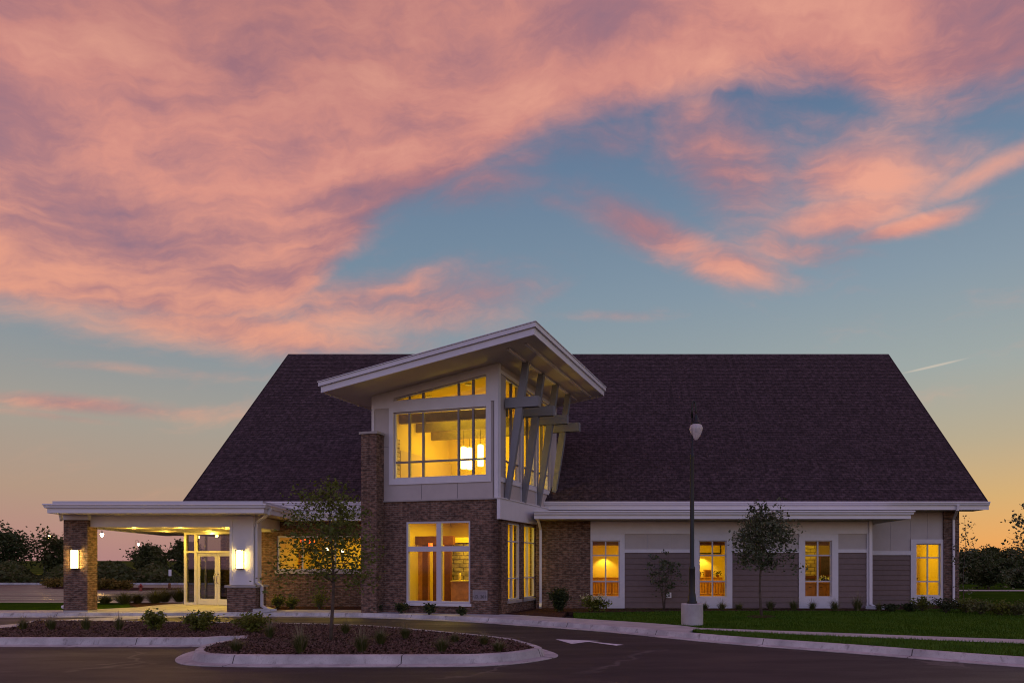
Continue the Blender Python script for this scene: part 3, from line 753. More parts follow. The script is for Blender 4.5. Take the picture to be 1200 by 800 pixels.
# upper front wall
TEND = 5.5
wm = (s_of(570), s_of(461.5), 4.50, 6.74)
wc0 = 7.12; wct = lambda s: soff(s)-.28
part(MB().plate(TF, [(0, ZD+.05), (SW, ZD+.05), (SW, soff(SW)), (0, soff(0))],
     [rect(*wm), [(wm[0], wc0), (wm[1], wc0), (wm[1], wct(wm[1])), (wm[0], wct(wm[0]))]], -.2, .0), 'wall', 'panel', uv=False)
mul = [s_of(p) for p in (478.6, 494.8, 536.3, 553.4)]
window(TF, *wm, vs=mul, hs=[5.06], d=-.04, dep=.1, fw=.045, bw=.06, bm_='wframe_dark', label='large five-light window high in the tower front')
window(TF, wm[0], wm[1], wc0, None, vs=mul, d=-.04, dep=.1, fw=.04, bw=.06, bm_='wframe_dark', ztop=wct, label='clerestory window with sloping head under the tower roof')
tb = MB(); e_ = .17
tb.plate(TF, rect(wm[0]-e_, wm[1]+e_, wm[2]-.2, wm[3]+.16), [rect(*wm)], .002, .035)
tb.plate(TF, [(0.0, 6.902), (SW, 6.902), (SW, soff(SW)-.02), (0.0, soff(0)-.02)], [[(wm[0], wc0), (wm[1], wc0), (wm[1], wct(wm[1])), (wm[0], wct(wm[0]))]], .002, .03)
tb.fbox(TF, 0.0, .13, ZD+.05, 6.90, .002, .032); tb.fbox(TF, SW-.1, SW, ZD+.05, 6.9, .002, .03)
part(tb, 'wall_trim', 'trim', uv=False)
for s in (s_of(494), s_of(536)): part(MB().fbox(TF, s-.008, s+.008, ZD+.06, wm[2]-.21, .001, .004), 'panel_joint', 'joint', uv=False)
part(MB().fbox(TF, wm[1]+e_+.01, SW-.11, 5.594, 5.606, .001, .004), 'panel_joint', 'joint', uv=False)
# upper side wall: three glazed bays between posts
bt = [.52, 1.95, 3.4, 4.85]
bay = [(t_of(592.7), 1.84), (2.08, 3.29), (3.53, 4.74)]
zb0, zb1 = 4.46, 7.80
part(MB().plate(TS, rect(.2, TEND, ZD+.05, 8.126), [rect(a, c, zb0, zb1) for a, c in bay], -.2, 0), 'wall', 'panel', uv=False)
part(MB().fbox(TS, 0, .2, ZD+.05, 8.126, -.199, 0), 'wall', 'panel', uv=False)
for k, (a, c) in enumerate(bay):
    window(TS, a, c, zb0, zb1, vs=[(a+c)/2], hs=[7.0, 5.05], d=-.04, dep=.1, fw=.05, bw=.05, bm_='wframe_dark', label=('tall upper side window nearest the tower corner', 'middle tall upper side window of the tower', 'rear tall upper side window of the tower')[k])
tb = MB()
for t in bt[1:3]: tb.fbox(TS, t-.10, t+.10, ZD+.05, 8.12, .002, .05)
tb.fbox(TS, 4.77, TEND, ZD+.05, 8.12, .002, .04); tb.fbox(TS, 0., .12, ZD+.05, 8.12, .002, .035)
tb.fbox(TS, .121, 4.769, zb0-.16, zb0-.003, .002, .045); tb.fbox(TS, .121, 4.769, zb1+.003, zb1+.12, .002, .04)
part(tb, 'wall_trim', 'trim', uv=False)
# remaining tower walls (left and back)
TL = frame(TF(SW, 0), D, U)
part(MB().plate(TL, rect(.2, 6.6, 3.4, soff(SW)), (), -.2, 0), 'wall', 'panel', uv=False)
TB = frame(TS(TEND, 0), U, D)
part(MB().plate(TB, [(.201, ZD), (SW-.2, ZD), (SW-.2, soff(SW-.2)), (.201, soff(.2))], (), -.2, 0), 'wall', 'panel', uv=False)
# tower roof: tilted slab with stepped fascia and soffit
OR, OF, LF, LD = 1.82, 1.5, 7.38, 7.71
RO = C0+NS*OR+NF*OF
rz = lambda s: soff(s)
def TR(k, l, h=0.):
    "point of the roof: k leftward from the high edge, l to the back, h above the soffit"
    p = RO+U*k+D*l; return Vector((p.x, p.y, soff(k-OR)+h))
b = MB()
b.add([TR(k, l, h) for h in (.02, .29) for k, l in ((.05, .05), (LF-.05, .05), (LF-.05, LD-.05), (.05, LD-.05))], [(0, 1, 2, 3), (7, 6, 5, 4), (0, 4, 5, 1), (1, 5, 6, 2), (2, 6, 7, 3), (3, 7, 4, 0)])
troof = part(b, 'tower_roof', 'metalroof', uv=False)
b = MB(); b.add([TR(k, l, h) for h in (-.012, .018) for k, l in ((.02, .02), (LF-.02, .02), (LF-.02, LD-.02), (.02, LD-.02))], [(0, 1, 2, 3), (7, 6, 5, 4), (0, 4, 5, 1), (1, 5, 6, 2), (2, 6, 7, 3), (3, 7, 4, 0)])
part(b, 'soffit', 'soffit', troof, uv=False)
def fascia(h0, h1, off, name):
    b = MB(); q = [(-off, -off), (LF+off, -off), (LF+off, LD+off), (-off, LD+off)]; r = [(.04, .04), (LF-.04, .04), (LF-.04, LD-.04), (.04, LD-.04)]
    vs = [TR(k, l, h) for h in (h0, h1) for k, l in q]+[TR(k, l, h) for h in (h0, h1) for k, l in r]
    fs = []
    for i in range(4):
        j = (i+1) % 4; fs += [(i, j, j+4, i+4), (8+j, 8+i, 12+i, 12+j), (i, 8+i, 8+j, j), (4+i, 4+j, 12+j, 12+i)]
    b.add(vs, fs); return part(b, name, 'trim', troof, uv=False)
fascia(-.05, .155, .0, 'fascia'); fascia(.158, .29, .06, 'fascia_cap'); fascia(.292, .315, .085, 'drip_edge')
b = MB()
for k_ in (OR-.74, .48):
    p, q = TR(k_, .55, -.03), TR(k_, LD-.35, -.03); b.bar(p, q, .10, .06)
part(b, 'soffit_batten', 'trim', troof, uv=False)
# raking struts and outriggers
for i, t in enumerate(bt):
    t = t-.02
    p = TS(t, ZD+.045, .09); q = TS(t, soff(-.74)-.03, .76)
    b = MB(); dq = (q-p).normalized(); xx = D*.07
    wa, wb = .07, .105
    lat = dq.cross(D).normalized()
    vs = [c+D*sx*.075+lat*sy*w_ for c, w_ in ((p, wa), (p.lerp(q, .55), .125), (q, wb)) for sx, sy in ((-1, -1), (1, -1), (1, 1), (-1, 1))]
    fs = [(0, 1, 2, 3), (11, 10, 9, 8)]
    for k in (0, 4): fs += [(k, k+4, k+5, k+1), (k+1, k+5, k+6, k+2), (k+2, k+6, k+7, k+3), (k+3, k+7, k+4, k)]
    b.add(vs, fs); part(b, 'strut', 'steel', uv=False)
    b = MB().fbox(TS, t-.10, t-.075-.004, 6.74, 7.07, .051, 1.2).fbox(TS, t+.079, t+.10, 6.74, 7.07, .051, 1.2).fbox(TS, t-.1, t+.1, 6.74, 7.07, 1.201, 1.225)
    part(b, 'outrigger', 'steel', uv=False)
# chimney-like brick pillar at the left of the tower front
s0, s1 = 4.22, 4.82
pil = part(MB().fbox(TF, s0, s1, -.1, 5.98, -.3, .42), 'pillar', 'brick')
part(MB().fbox(TF, s0-.05, s1+.05, 5.982, 6.06, -.33, .47), 'cap', 'cap', pil, uv=False)
# small roof gutter seen behind the tower, on the main slope
gp = Vector((X(658, 27.4), 27.2, Z(580, 27.2)))
part(MB().bar(gp+Vector((-.5, .1, .22)), gp+Vector((.05, -.02, -.04)), .12, .1), 'roof_diverter', 'gutter', uv=False)

# ---------------- entrance canopy
zg = 3.60; YC = 22.35
cf = [(X(57, YC), YC), (X(308.5, YC), YC), (-11.35, 25.35)]
cbk = (-20.2, 31.6)
gutter([cbk, cf[0], cf[1], cf[2]], .30, 'canopy_gutter', zg)
poly = [cf[0], cf[1], (-11.3, 25.9), (-12.6, 27.0), (-12.6, 30.5), (-16.5, 31.8), cbk]
inn = lambda p, d=.05: (p[0]+(d if p[0] < -15 else -d), p[1]+d)
part(MB().prism([(cf[0][0]+.06, YC+.08), (cf[1][0]-.06, YC+.08), (-11.45, 25.9), (-12.6, 27), (-12.6, 30.5), (-16.5, 31.5), (cbk[0]+.1, cbk[1]-.05)], zg-.2, zg+.10), 'canopy_roof', 'metalroof', uv=False)
part(MB().prism([(cf[0][0]+.03, YC+.03), (cf[1][0]-.03, YC+.03), (-11.4, 25.9), (-12.65, 27), (-12.65, 30.5), (-16.5, 31.5), (cbk[0]+.05, cbk[1]-.05)], zg-.30, zg-.285), 'canopy_soffit', 'soffit', uv=False)
# ceiling and beams
zc = 2.905; Yb0 = 23.32
xl_, xr_ = X(108, 23.3), X(298, 23.3)
part(MB().prism([(X(83, Yb0), Yb0+.1), (xr_-.1, Yb0+.1), (-12.2, 25.95), (-12.85, 26.3), (-16.7, 28.3), (-17.0, 31.3), (-19.65, 31.2)], zc+.012, zc+.06), 'canopy_ceiling', 'soffit', uv=False)
bm_ = MB().box(X(82, Yb0), xr_+.02, Yb0, Yb0+.3, zc-.005, zg-.302)
part(bm_, 'canopy_beam', 'trim', uv=False)
b = MB(); b.bar((X(82, Yb0)+.12, Yb0+.31, 3.09), (-19.6, 31.2, 3.09), .22, .37); part(b, 'canopy_beam', 'trim', uv=False)
b = MB(); b.bar((xr_-.12, Yb0+.31, 3.09), (-12.2, 25.98, 3.09), .22, .37); part(b, 'canopy_beam', 'trim', uv=False)
part(MB().box(X(306, 25.9)-.7, X(320, 25.9), 25.7, 25.985, 2.85, zg-.31), 'canopy_beam', 'trim', uv=False)
# brick column at the left
cx0, cx1 = X(75, 23.2), X(103, 23.2)
c1 = part(MB().box(cx0, cx1, 23.18, 23.64, .06, 3.13), 'column', 'brick')
part(MB().box(cx0-.03, cx1+.03, 23.15, 23.67, 3.132, 3.298), 'cap', 'trim', c1, uv=False)
part(MB().box(cx0-.015, cx1+.015, 23.165, 23.655, -.1, .058), 'plinth', 'concrete', c1, uv=False)
# panelled column on a brick pedestal at the right
bx0, bx1 = X(266.3, 23.22), X(299.8, 23.22); sx0, sx1 = X(269.8, 23.3), X(297, 23.3)
c2 = part(MB().box(bx0, bx1, 23.20, 23.95, -.1, .84), 'column', 'brick')
part(MB().box(bx0-.06, bx1+.06, 23.15, 24.0, .842, .92), 'cap', 'cap', c2, uv=False)
sh = MB().box(sx0, sx1, 23.30, 23.86, .922, 3.296)
part(sh, 'shaft', 'trim', c2, uv=False)
FC = frame((0, 23.30, 0), (1, 0, 0), (0, -1, 0))
b = MB().plate(FC, rect(sx0-.012, sx1+.012, .93, 3.29), [rect(sx0+.075, sx1-.075, 1.06, 3.18)], .0, .022)
part(b, 'panel_moulding', 'trim', c2, uv=False)
downspout([(X(315.5, 22.6), 22.7, zg-.13), (X(315, 22.7), 22.7, zg-.30), (sx1+.06, 23.4, 3.05), (sx1+.06, 23.4, 1.02), (bx1+.07, 23.5, .86), (bx1+.07, 23.5, .2), (bx1+.38, 23.4, .05)])
downspout([(X(68, 22.6), 22.7, zg-.30), (X(69, 22.7), 22.8, 3.17), (cx0-.02, 23.1, 3.12)])
# storefront: splayed glass wall from the left corner post to the brick wing
SA = Vector((X(216, 27.5), 27.5, 0)); SB = Vector((X(306, 26.0), 26.0, 0)); SU = (SB-SA).normalized(); SL = (SB-SA).length
SN = Vector((SU.y, -SU.x, 0)); SF = frame(SA, SU, SN)
def a_of(px):
    q = (px-700)/800; return (q*SA.y-SA.x)/(SU.x-q*SU.y)
zt_, zh = 2.08, zc
M['store'] = mat('white storefront frame', (.60, .58, .54), .4, .02, 3)
sf = MB(); pw = .045
for a, c in ((0.0, .13), (a_of(228), a_of(230.8)), (a_of(278.3), a_of(281)), (SL-.14, SL)): sf.fbox(SF, a, c, 0.015, zh, -.08, .02)
sf.fbox(SF, .13, SL-.14, zh-.1, zh, -.07, .012)
for a, c in ((.13, a_of(228)), (a_of(230.8), a_of(278.3)), (a_of(281), SL-.14)): sf.fbox(SF, a, c, zt_, zt_+.07, -.07, .012)
for a, c in ((.13, a_of(228)), (a_of(281), SL-.14)): sf.fbox(SF, a, c, .015, .1, -.07, .012)
store = part(sf, 'storefront', 'store', uv=False)
pb = MB()
for a, c, z0, z1 in ((.13, a_of(228), .1, zt_), (.13, a_of(228), zt_+.07, zh-.1), (a_of(230.8), a_of(278.3), zt_+.07, zh-.1), (a_of(281), SL-.14, .1, zt_), (a_of(281), SL-.14, zt_+.07, zh-.1)):
    pb.add([SF(a, z0, -.03), SF(c, z0, -.03), SF(c, z1, -.03), SF(a, z1, -.03)], [(0, 1, 2, 3)])
part(pb, 'pane', 'glass_dark', store, uv=False, recalc=False)
dm = (a_of(230.8)+a_of(278.3))/2
for a, c, hs in ((a_of(230.8)+.008, dm-.006, 1), (dm+.006, a_of(278.3)-.008, -1)):
    d_ = part(MB().plate(SF, rect(a, c, .03, zt_-.008), [rect(a+.13, c-.13, .26, zt_-.14)], -.06, -.015), 'door', 'store', uv=False)
    d_['label'] = 'left-hand glazed entrance door' if hs == 1 else 'right-hand glazed entrance door half behind the column'
    part(MB().add([SF(a+.13, .26, -.035), SF(c-.13, .26, -.035), SF(c-.13, zt_-.14, -.035), SF(a+.13, zt_-.14, -.035)], [(0, 1, 2, 3)]), 'pane', 'glass_dark', d_, uv=False, recalc=False)
    ha = (c-.07) if hs == 1 else (a+.07)
    part(MB().tube([SF(ha, .86, -.015), SF(ha, .88, .06), SF(ha, 1.0, .075), SF(ha, 1.1, .075), SF(ha, 1.22, .06), SF(ha, 1.24, -.015)], .014, 8), 'handle', 'handle', d_, smooth=True, uv=False)
# vestibule behind it: glazed left side, plain inner walls
VL = frame(SA, Vector((.03, 1, 0)).normalized(), (-1, .03, 0))
vb = MB()
for a, c in ((.08, .16), (1.35, 1.42), (2.9, 3.0)): vb.fbox(VL, a, c, .015, zh, -.08, 0)
for z0, z1 in ((.015, .1), (zt_, zt_+.06), (zh-.1, zh)): vb.fbox(VL, .16, 2.9, z0, z1, -.07, -.01)
vs_ = part(vb, 'storefront', 'store', uv=False)
part(MB().add([VL(.16, .1, -.04), VL(2.9, .1, -.04), VL(2.9, zh-.1, -.04), VL(.16, zh-.1, -.04)], [(0, 1, 2, 3)]), 'pane', 'glass_dark', vs_, uv=False, recalc=False)
vi = MB(); vi.add([(-15.6, 31.2, 0), (-12.7, 31.2, 0), (-12.7, 31.2, 3), (-15.6, 31.2, 3), (-12.7, 26.2, 0), (-12.7, 26.2, 3)], [(0, 1, 2, 3), (1, 4, 5, 2)])
part(vi, 'interior_wall', 'wallpaint2', uv=False, recalc=False)
part(MB().prism([(-16.7, 27.6), (-12.7, 26.15), (-12.7, 31.2), (-16.6, 31.2)], -.05, .012), 'vestibule_floor', mat('dark carpet', (.05, .04, .035), .95, .2, 6), uv=False)

# ================================================================== ROOMS
def room(F, a0, a1, b0, b1, z0, z1, m='wallpaint', floor='floorwood', name='interior_wall', ceil='wallpaint', sides=(0, 1, 2)):
    "three walls, open towards the outer wall; a along, b inward (negative outward)"
    b = MB(); P = lambda a, bb, z: F(a, z, -bb)
    b.add([P(a0, b0, z0), P(a0, b1, z0), P(a1, b1, z0), P(a1, b0, z0), P(a0, b0, z1), P(a0, b1, z1), P(a1, b1, z1), P(a1, b0, z1)],
          [f for i, f in enumerate([(0, 1, 5, 4), (1, 2, 6, 5), (2, 3, 7, 6)]) if i in sides])
    r = part(b, name, m, uv=True, recalc=False)
    part(MB().add([P(a0, b0, z0), P(a0, b1, z0), P(a1, b1, z0), P(a1, b0, z0)], [(0, 1, 2, 3)]), 'floor', floor, r, recalc=False)
    part(MB().add([P(a0, b0, z1), P(a0, b1, z1), P(a1, b1, z1), P(a1, b0, z1)], [(0, 1, 2, 3)]), 'ceiling', ceil, r, recalc=False)
    return r
XP = X(900, 25)            # wall between the dining room and the next room
room(FB, xa-.3, XP, .201, 5.2, .02, 2.95)
room(FB, XP+.1, XB1-.21, .201, 3.4, .02, 2.95, m='wallpaint2')
room(FM, XB1+.1, XWR-.3, .201, 2.6, .02, 2.95)
room(FW, lw[0]-.7, -7.4, .201, 4.4, .02, 2.9)
rl = room(TF, .251, SW-.35, .251, 4.9, .02, 3.3, sides=(1, 2))
# tower upper hall
def upper_hall():
    b = MB(); P = lambda s, t, z: TF(s, z, -t)
    s0, s1, t0, t1 = .205, 4.35, .205, 4.8
    b.add([P(s1, t0, ZD), P(s1, t1, ZD), P(s0, t1, ZD), P(s1, t0, soff(s1)-.06), P(s1, t1, soff(s1)-.06), P(s0, t1, soff(s0)-.06)], [(0, 1, 4, 3), (1, 2, 5, 4)])
    r = part(b, 'interior_wall', 'wallpaint', recalc=False)
    part(MB().add([P(s0, t0, soff(s0)-.05), P(s1, t0, soff(s1)-.05), P(s1, t1, soff(s1)-.05), P(s0, t1, soff(s0)-.05)], [(0, 1, 2, 3)]), 'ceiling', 'wallpaint', r, uv=False, recalc=False)
    part(MB().add([P(s0, t0, ZD-.1), P(s1, t0, ZD-.1), P(s1, t1, ZD-.1), P(s0, t1, ZD-.1)], [(0, 1, 2, 3)]), 'floor', 'floorwood', r, uv=False, recalc=False)
    part(MB().fbox(TF, s1-.12, s1-.003, ZD, 5.66, -4.79, -1.05), 'low_wall', 'wallpaint2', r, uv=False)
    part(MB().fbox(TF, s1-.16, s1-.003, ZD, 6.0, -.95, -.32), 'stone_facing', 'stone', r)
    for t, z in ((1.15, 6.62), (2.25, 6.52), (3.35, 6.42)):
        part(MB().fbox(TF, s0+.0, s1-.002, z, z+.32, -t-.13, -t), 'ceiling_beam', 'beam', r, uv=False)
upper_hall()
hc = lambda s, t, z: TF(s, z, -t)
def area(name, loc, e, sx, sy, rot=(0, 0, 0), col=WARM): return lamp(name, 'AREA', loc, e, col, sx, sy, rot)
area('hall_ceiling_lamp', hc(2.2, 2.6, 7.1), 110, 2.6, 3.0, (0, 0, R(-16)))
lamp('hall_uplight', 'POINT', hc(2.0, 2.8, 4.6), 85, WARM, .25)
lamp('hall_front_lamp', 'POINT', hc(2.4, .9, 4.2), 16, WARM, .2)
area('lobby_ceiling_lamp', hc(2.2, 2.4, 3.2), 150, 2.4, 3.0, (0, 0, R(-16)))
area('dining_ceiling_lamp', ((xa+XP)/2, YB+2.4, 2.9), 160, 4.4, 2.6)
area('lounge_ceiling_lamp', ((XP+XB1)/2, YB+1.6, 2.9), 34, 2.2, 1.8)
area('office_ceiling_lamp', ((XB1+XWR)/2, YM+1.4, 2.9), 70, 2., 1.4)
area('parlour_ceiling_lamp', (-10, YW+2.3, 2.85), 110, 3.2, 2.6)
lamp('vestibule_fill', 'POINT', (-14.6, 28.9, 1.9), 60, WARM, .15)  # unseen fill, no fitting; warms the canopy ceiling through the glass
lamp('hearth_fill', 'POINT', tuple(hc(1.25, 2.2, 2.45)), 30, WARM, .08)  # added fill without a fitting, brightens the stone wall
for px in (708, 823): lamp('wall_washer', 'SPOT', (X(px, 29.9), 29.85, Z(650, 30)), 42, (1, .72, .16), .03, None, (R(14), 0, 0), spot_size=R(110), spot_blend=.5)

# ---------------- things inside
def thing(name, label, cat, loc, group=None): return tag(empty(name, loc), label, cat, group)
for k, (px, py0, py1, t, l) in enumerate(((543.5, 523, 549, 2.6, 'lit glass cylinder pendant left of the mullion in the upper tower window'), (550.4, 524, 549.7, 3.4, 'lit glass cylinder pendant close behind the right-hand mullion'), (563.2, 520.5, 546, 2.9, 'lit glass cylinder pendant in the rightmost pane of the tower window'))):
    # solve the point of the vertical plane t metres inside the tower front
    s = None
    O = hc(0, t, 0); q = (px-700)/800; s = (O.x-q*O.y)/(.961+q*.2763)
    c = hc(s, t, 0); zb, zt = Z(py1, c.y), Z(py0, c.y)
    th = thing('pendant_lamp', l, 'pendant lamp', (c.x, c.y, zb), 'pendant lamps in the tower')
    part(MB().lathe((c.x, c.y, zb), [(.0, 0), (.10, 0), (.115, .03), (.115, zt-zb-.08), (.10, zt-zb-.02), (.03, zt-zb)], 16), 'lamp_shade', 'pendant', th, smooth=True, uv=False)
    part(MB().tube([(c.x, c.y, zt), (c.x, c.y, soff(s)-.06)], .008, 6), 'cord', 'black', th, uv=False)
# recessed lights in the tower ceiling
for px, py, l in ((502, 464.3, 'recessed ceiling light behind the wide clerestory pane'), (549, 450.5, 'recessed ceiling light behind the fourth clerestory pane')):
    best = min(((abs(Z(py, hc(s_, t_, 0).y)-soff(s_)+.07)+abs(700+800*hc(s_, t_, 0).x/hc(s_, t_, 0).y-px)*.05, s_, t_) for s_ in np.linspace(.4, 4.2, 60) for t_ in np.linspace(.3, 5, 60)))
    c = hc(best[1], best[2], soff(best[1])-.075)
    th = thing('recessed_light', l, 'ceiling light', tuple(c), 'recessed lights in the tower ceiling')
    part(MB().lathe(tuple(c), [(.07, 0), (.11, 0), (.11, .02), (.07, .02)], 16), 'trim_ring', 'white', th, uv=False)
    part(MB().lathe((c.x, c.y, c.z+.004), [(.0, 0), (.069, 0), (.069, .01), (0, .01)], 16), 'lens', 'can', th, uv=False)
# roman shades and furniture of the dining room
for (a, c), l in zip(wins, ('rust roman shade folded up in window beside the brick wall', 'rust roman shade folded up in window right of the lamp post', 'rust roman shade folded up in window right of the tree')):
    b = MB()
    for i in range(3): b.box(a+.02, c-.02, YB+.24+i*.004, YB+.29-i*.004, wz1-.17+i*.058, wz1-.115+i*.058)
    tag(part(b, 'roman_shade', 'fabric', None, uv=False), l, 'window shade', 'roman shades')
def cabinet(name, label, x0, x1, y0, y1, h, m='wood', doors=3, cat='sideboard'):
    th = thing(name, label, cat, ((x0+x1)/2, (y0+y1)/2, .02))
    part(MB().box(x0, x1, y0, y1, .10, h-.04), 'carcass', m, th, uv=False)
    part(MB().box(x0-.03, x1+.03, y0-.04, y1, h-.038, h), 'top', m, th, uv=False)
    part(MB().box(x0+.04, x1-.04, y0+.05, y1-.02, .02, .098), 'plinth', 'darkwood', th, uv=False)
    w_ = (x1-x0)/doors
    for i in range(doors):
        d_ = part(MB().box(x0+i*w_+.02, x0+(i+1)*w_-.02, y0-.018, y0-.001, .14, h-.08), 'door', m, th, uv=False)
        part(MB().box(x0+(i+.5)*w_-.05, x0+(i+.5)*w_+.05, y0-.034, y0-.019, h-.2, h-.18), 'handle', 'black', d_, uv=False)
    return th
cabinet('sideboard', 'long honey oak sideboard under the wall light, seen through window beside brick', X(685, 29.6), X(731, 29.6), 29.5, 30.1, Z(676, 29.6), doors=3)
cabinet('sideboard', 'honey oak sideboard carrying a wooden box, seen right of the lamp post', X(817, 29.6), X(846, 29.6), 29.5, 30.1, Z(676, 29.6), doors=2)
bx = thing('wooden_box', 'upright wooden box standing on the sideboard right of the lamp post', 'box', (X(829, 29.8), 29.8, Z(676, 29.6)))
part(MB().box(X(825, 29.8), X(833.5, 29.8), 29.65, 29.95, Z(676, 29.6)+.001, Z(667, 29.6)), 'case', 'wood', bx, uv=False)
part(MB().box(X(826, 29.8), X(832.5, 29.8), 29.635, 29.649, Z(675, 29.6), Z(668.5, 29.6)), 'front_panel', 'darkwood', bx, uv=False)
def leaves_np(C, size, rng, up=.25, elong=1.6):
    n = len(C); a = rng.normal(size=(n, 3)); a[:, 2] *= .7; a /= np.linalg.norm(a, axis=1)[:, None]
    h = rng.normal(size=(n, 3)); h[:, 2] += up; bb = np.cross(a, h); bb /= np.linalg.norm(bb, axis=1)[:, None]+1e-9
    s = size*rng.uniform(.6, 1.25, size=(n, 1)); L = a*s*elong; W = bb*s*.5
    nrm = np.cross(a, bb)*s*.18
    V = np.stack([C-L*.5, C+W+nrm, C+L*.5, C-W+nrm], 1).reshape(-1, 3); F = np.arange(4*n).reshape(-1, 4)
    return V, F
M['leaf_in'] = leafmat('indoor leaves', (.03, .05, .01), (.06, .08, .02))
for px, l in ((819.5, 'small potted plant left of the wooden box on the sideboard'), (841, 'small potted plant right of the wooden box on the sideboard')):
    x = X(px, 29.8); z0 = Z(676, 29.6)
    th = thing('potted_plant', l, 'plant', (x, 29.8, z0), 'potted plants on the sideboard')
    part(MB().lathe((x, 29.8, z0), [(.05, 0.001), (.075, .1), (.06, .1)], 12), 'pot', 'darkwood', th, uv=False)
    V, F = leaves_np(np.array([x, 29.8, z0+.17])+RNG.normal(size=(60, 3))*(.08, .05, .05), .05, RNG); raw('foliage', V, F, M['leaf_in'], th)
def make_chair(x, y, rz, label):
    th = thing('dining_chair', label, 'chair', (0, 0, .02), 'oak dining chairs')
    part(MB().box(-.23, .23, -.22, .22, .44, .49), 'seat', 'wood', th, uv=False)
    for sx in (-1, 1):
        part(MB().bar((sx*.2, -.19, .02), (sx*.2, -.19, .44), .045, .045), 'leg', 'wood', th, uv=False)
        part(MB().bar((sx*.2, .2, .02), (sx*.2, .2, .44), .045, .045), 'leg', 'wood', th, uv=False)
    b = MB()
    for sx in (-1, 1): b.bar((sx*.2, .2, .49), (sx*.2, .27, .96), .045, .04)
    for xx in (-.1, 0, .1): b.bar((xx, .205, .5), (xx, .262, .9), .04, .02)
    b.bar((-.22, .27, .93), (.22, .27, .93), .03, .09, up=(0, 0, 1))
    part(b, 'backrest', 'wood', th, uv=False)
    return th
ch = make_chair(0, 0, 0, 'oak dining chair')
chs = [(699, 26.9, 'leftmost oak dining chair, in window beside the brick wall'), (710, 27.0, 'middle oak dining chair in window beside the brick wall'), (722, 26.9, 'right oak dining chair in window beside the brick wall'),
       (823, 26.9, 'left oak dining chair in window right of the lamp post'), (834, 27.0, 'middle oak dining chair in window right of the lamp post'), (845.5, 26.9, 'right oak dining chair in window right of the lamp post')]
for i, (px, y, l) in enumerate(chs):
    o = ch if i == 0 else copy_tree(ch)
    o.location = (X(px, y), y, .02); o.rotation_euler = (0, 0, R(180+(-8, 5, 10, -12, 3, 9)[i])); o['label'] = l
# picture frame over the second sideboard, lounge things
b = MB().plate(frame((0, 30.15, 0), (1, 0, 0), (0, -1, 0)), rect(X(805, 30.15), X(845, 30.15), Z(648.5, 30.1), Z(636, 30.1)), [rect(X(805, 30.15)+.05, X(845, 30.15)-.05, Z(648.5, 30.1)+.05, Z(636, 30.1)-.05)], 0, .03)
tag(part(b, 'picture_frame', 'black', None, uv=False), 'thin dark picture frame on the yellow wall above the oak sideboard', 'picture frame')
fp = thing('stone_chimney', 'lit stone chimney breast seen in window right of the tree', 'fireplace', (X(945, 27.9), 28.1, .02))
part(MB().box(X(935, 28), X(953, 28), 27.7, 28.35, .02, 2.9), 'chimney_breast', 'stone', fp)
part(MB().box(X(934, 28), X(954, 28), 27.6, 27.69, 1.05, 1.16), 'mantel', 'darkwood', fp, uv=False)
pc = thing('wall_picture', 'large dark picture behind white flowers in window right of the tree', 'picture', (X(969, 28.3), 28.35, 1.1))
part(MB().box(X(960.5, 28.3), X(981, 28.3), 28.30, 28.36, Z(684, 28.3)+.35, Z(650, 28.3)), 'frame', 'darkwood', pc, uv=False)
part(MB().box(X(962, 28.3), X(980, 28.3), 28.285, 28.299, Z(684, 28.3)+.4, Z(652, 28.3)), 'canvas', mat('dark canvas', (.05, .03, .015), .6, .5, 5), pc, uv=False)
cabinet('counter', 'honey oak counter below the flowers in window right of the tree', X(941, 26.6), X(979, 26.6), 26.4, 26.9, Z(682, 26.6), doors=3, cat='counter')
fv = thing('flower_arrangement', 'white flowers standing on the oak counter before the dark picture', 'flowers', (X(966, 26.7), 26.7, Z(682, 26.6)))
V, F = leaves_np(np.array([X(966, 26.7), 26.7, Z(682, 26.6)+.12])+RNG.normal(size=(160, 3))*(.12, .05, .05), .05, RNG); raw('foliage', V, F, M['leaf_in'], fv)
V, F = leaves_np(np.array([X(967, 26.65), 26.65, Z(682, 26.6)+.17])+RNG.normal(size=(50, 3))*(.13, .03, .05), .055, RNG); raw('blossoms', V, F, M['white'], fv)
# office: inner door and coat hook
dr = thing('inner_door', 'dark inner door ajar in the window beside the corner pier', 'door', (X(1078, 28.8), 29.0, .02))
part(MB().box(X(1075, 29), X(1081.5, 29), 29.5, 29.56, .02, 2.1), 'door_leaf', 'wallpaint2', dr, uv=False)
part(MB().lathe((X(1081, 29), 29.45, 1.0), [(0, -.03), (.03, -.01), (.03, .02), (0, .03)], 10), 'handle', 'black', dr, uv=False)
al = tag(part(MB().lathe((X(1096, 29.4), 29.5, Z(657, 29.4)), [(.0, -.05), (.05, -.05), (.06, .04), (.02, .07), (0, .07)], 12), 'alarm_bell', 'red', None, uv=False), 'small red alarm on the yellow office wall', 'alarm')
